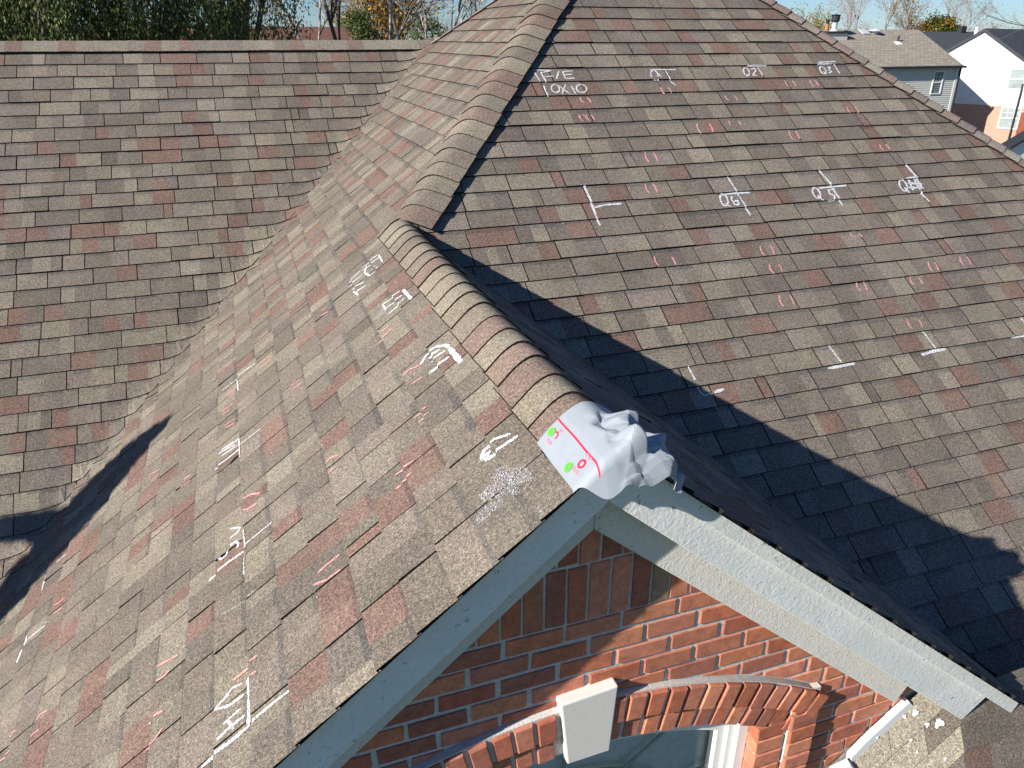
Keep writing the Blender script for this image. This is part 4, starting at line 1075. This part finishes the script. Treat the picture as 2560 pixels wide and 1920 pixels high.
def ballcrown(px, y, zc_, rx, rzz, seed, name, label, cols, n=9000, size=.15):
    rr = random.Random(seed); b = at_y(px, 100, y); base = Vector((b.x, b.y, GROUND)); t = thing(name, base, label, 'tree')
    m = MB(); m.tube(base, Vector((b.x, b.y, zc_)), .2, .1, 8)
    for k in range(6):
        a = k*1.05; m.tube(Vector((b.x, b.y, zc_-rzz*.6)), Vector((b.x+rx*.6*math.cos(a), b.y+rx*.6*math.sin(a), zc_+rzz*.3)), .08, .03, 5)
    m.build('trunk', BARK, t)
    cl = []
    for _ in range(46):
        d = Vector((rr.gauss(0, 1), rr.gauss(0, 1), rr.gauss(0, 1))).normalized(); cl.append((Vector((b.x, b.y, zc_)) + Vector((d.x*rx, d.y*rx, d.z*rzz))*rr.uniform(.6, 1.0), rr.choice(cols)))
    m = MB()
    for _ in range(n):
        c0, cc = cl[rr.randrange(len(cl))]; leafcloud(m, rr, [c0], 1, size, [cc], rx*.17)
    m.build('crown', LEAF, t)
ballcrown(2345, 72, 1.2, 2.0, 2.0, 71, 'round_tree', 'dense rounded green tree with orange top', [(.06, .085, .015), (.09, .11, .02), (.3, .2, .03), (.2, .17, .03), (.05, .07, .015)])
ballcrown(2308, 74, .3, 1.5, 1.2, 72, 'round_tree', 'low orange bush shaped tree beside the rounded green tree', [(.35, .18, .03), (.28, .13, .04)], 3500)
ballcrown(2262, 78, .2, 1.5, 1.3, 73, 'round_tree', 'dark maroon leaved tree behind the tan roof', [(.11, .025, .02), (.08, .02, .018)], 3500)
ballcrown(2290, 82, .8, 1.7, 1.5, 74, 'round_tree', 'reddish brown tree behind the tan roof', [(.19, .075, .05), (.15, .06, .04)], 3000)
# long low line of trees far off
for i in range(16):
    px = 1960 + i*46
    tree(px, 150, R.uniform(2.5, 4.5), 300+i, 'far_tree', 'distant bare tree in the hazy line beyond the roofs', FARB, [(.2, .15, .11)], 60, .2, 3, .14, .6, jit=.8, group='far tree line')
# bare tree in front of the white house, right edge
tree(2700, 25, 5.6, 80, 'bare_tree', 'bare tree with long thin branches across the white house', BARK, None, 0, .1, 4, .055, .8, lean=-.2, up=-.02, first=.28)
tree(2640, 30, 7.4, 81, 'bare_tree', 'bare tree with fine upper twigs against the sky at the frame edge', BARK, [(.3, .17, .08)], 150, .09, 4, .06, .6, lean=-.1, first=.4)
# left: weeping green trees behind the wing ridge
def weeping(px, y, zt, rx, seed, label, n=7000):
    rr = random.Random(seed); b = at_y(px, 100, y); base = Vector((b.x, b.y, GROUND)); t = thing('weeping_tree', base, label, 'tree')
    m = MB(); m.tube(base, base+Vector((0, 0, (zt-GROUND)*.6)), .3, .18, 9)
    strands = []
    for k in range(150):
        a = rr.uniform(0, 6.28); q = math.sqrt(rr.random())*rx
        tp = Vector((b.x+q*math.cos(a), b.y+q*math.sin(a)*.8, zt - (q/rx)**2*1.4 + rr.gauss(0, .3)))
        if k < 26: m.tube(base+Vector((0, 0, (zt-GROUND)*.58)), tp, .07, .015, 5)
        strands.append((tp, rr.uniform(2.2, 5.0)))
    m.build('trunk', BARK, t)
    m = MB()
    for _ in range(n):
        tp, ln = strands[rr.randrange(len(strands))]; f = rr.random()
        c = tp + Vector((rr.gauss(0, .16), rr.gauss(0, .16), -ln*f))
        u = Vector((rr.gauss(0, .35), rr.gauss(0, .35), -1)).normalized(); v = Matrix.Rotation(rr.uniform(0, 6.28), 3, u) @ u.orthogonal().normalized()
        s = .020*rr.uniform(.6, 1.4); k = rr.choice(GRNC); j = rr.uniform(.6, 1.6); cc = tuple(x*j for x in k)
        if rr.random() < .035: cc = (.4, .26, .05)
        m.face([c, c+u*s*1.7+v*s*.7, c+u*s*3.4, c+u*s*1.7-v*s*.7], cc, False)
    m.build('crown', LEAF, t)
weeping(60, 14.5, 3.6, 2.0, 91, 'weeping green tree with pale leaves behind the wing ridge', 42000)
weeping(350, 15.5, 3.8, 2.1, 92, 'darkest dense weeping tree behind the middle of the wing ridge', 38000)
weeping(590, 17, 3.4, 1.5, 93, 'weeping green tree overhanging the brown roof', 15000)
weeping(-150, 16, 3.6, 2.2, 94, 'weeping tree at the far end of the wing ridge', 14000)
# birches and bare trees
for i, (px, y, zt, ln, bk, lab) in enumerate([(905, 18, 5.0, -.28, BARK, 'dark leaning bare tree beside the brown roof'), (985, 20, 5.4, -.22, BIRCH, 'leaning white barked birch in front of orange leaves'), (1030, 22, 5.6, -.2, BARK, 'dark multi branched bare tree beside the birch'), (1062, 26, 5.4, -.02, BIRCH, 'straight birch with peeling bark'),
                                            (1120, 27, 5.6, -.18, BIRCH, 'white birch leaning over the rear hip'), (1190, 30, 6.2, 0, BIRCH, 'pale birch trunk behind the rear hip top'), (850, 19, 4.6, -.3, BIRCH, 'thin birch leaning across the brown roof ridge')]):
    tree(px, y, zt, 120+i, 'birch_tree' if bk is BIRCH else 'bare_tree', lab, bk, None, 0, .1, 4, .055, .62, lean=ln, first=.45, up=.12)
tree(945, 40, 3.8, 140, 'autumn_tree', 'orange leaved tree behind the birch trunks', BARK, ORG, 4500, .10, 3, .12, .6, jit=.5)
tree(1000, 44, 4.4, 141, 'autumn_tree', 'sparse rust coloured tree above the small grey house', BARK, ORG, 1800, .10, 3, .12, .6, jit=.5)
ballcrown(900, 36, 1.2, .8, 1.0, 142, 'round_tree', 'small dark green conifer shaped tree by the orange leaves', GRNC, 2500, .07)
ballcrown(1075, 34, .9, .9, .8, 143, 'round_tree', 'low green shrub beside the rear hip', GRNC, 2000, .07)
for i in range(7):
    tree(840+i*55, 55, R.uniform(3.5, 5), 160+i, 'bare_tree', 'thin bare tree in the tangle behind the birches', BARK, None, 0, .1, 3, .07, .6, group='bare trees behind the birches', up=.2)
# added evergreen, out of view left: crown shaped to throw the valley's lobed shadow
rr = random.Random(5)
st = thing('columnar_evergreen', (-6.5, 1.75, GROUND), 'made-up columnar evergreen beside the house wing, shaped to cast the valley shadow', 'tree')
m = MB(); m.tube(Vector((-6.5, 1.75, GROUND)), Vector((-6.5, 1.85, .9)), .12, .04, 8); m.build('trunk', BARK, st)
m = MB(); cl = [(1.7, -3.6, .42), (1.7, -2.8, .4), (1.7, -2.0, .38), (1.7, -1.3, .34), (1.7, -.7, .3), (1.7, -.25, .25), (1.74, .08, .25), (1.82, .38, .29), (1.9, .66, .33), (1.97, .92, .34), (2.0, 1.14, .27), (1.99, 1.32, .19), (1.96, 1.48, .12), (1.94, 1.6, .07),
      (2.12, .56, .15), (2.24, .47, .12), (2.34, .36, .09), (2.45, .22, .08), (2.56, .08, .08)]
for y, z, r in cl:
    n1, n2 = 12, 8
    c = Vector((-6.5, y, z))
    def sp(i, j):
        t = math.pi*i/n2; f = 2*math.pi*j/n1; d = Vector((math.sin(t)*math.cos(f), math.sin(t)*math.sin(f), math.cos(t)))
        return c + d*r*(1+.16*noise.noise((c+d*r)*6))
    for i in range(n2):
        for j in range(n1): m.face([sp(i, j), sp(i+1, j), sp(i+1, j+1), sp(i, j+1)], (.03, .05, .015), False)
    for _ in range(int(r*1500)):
        d = Vector((rr.gauss(0, 1), rr.gauss(0, 1), rr.gauss(0, 1))).normalized(); leafcloud(m, rr, [c + d*r], 1, .025, GRNC, .012)
m.build('crown', LEAF, st)
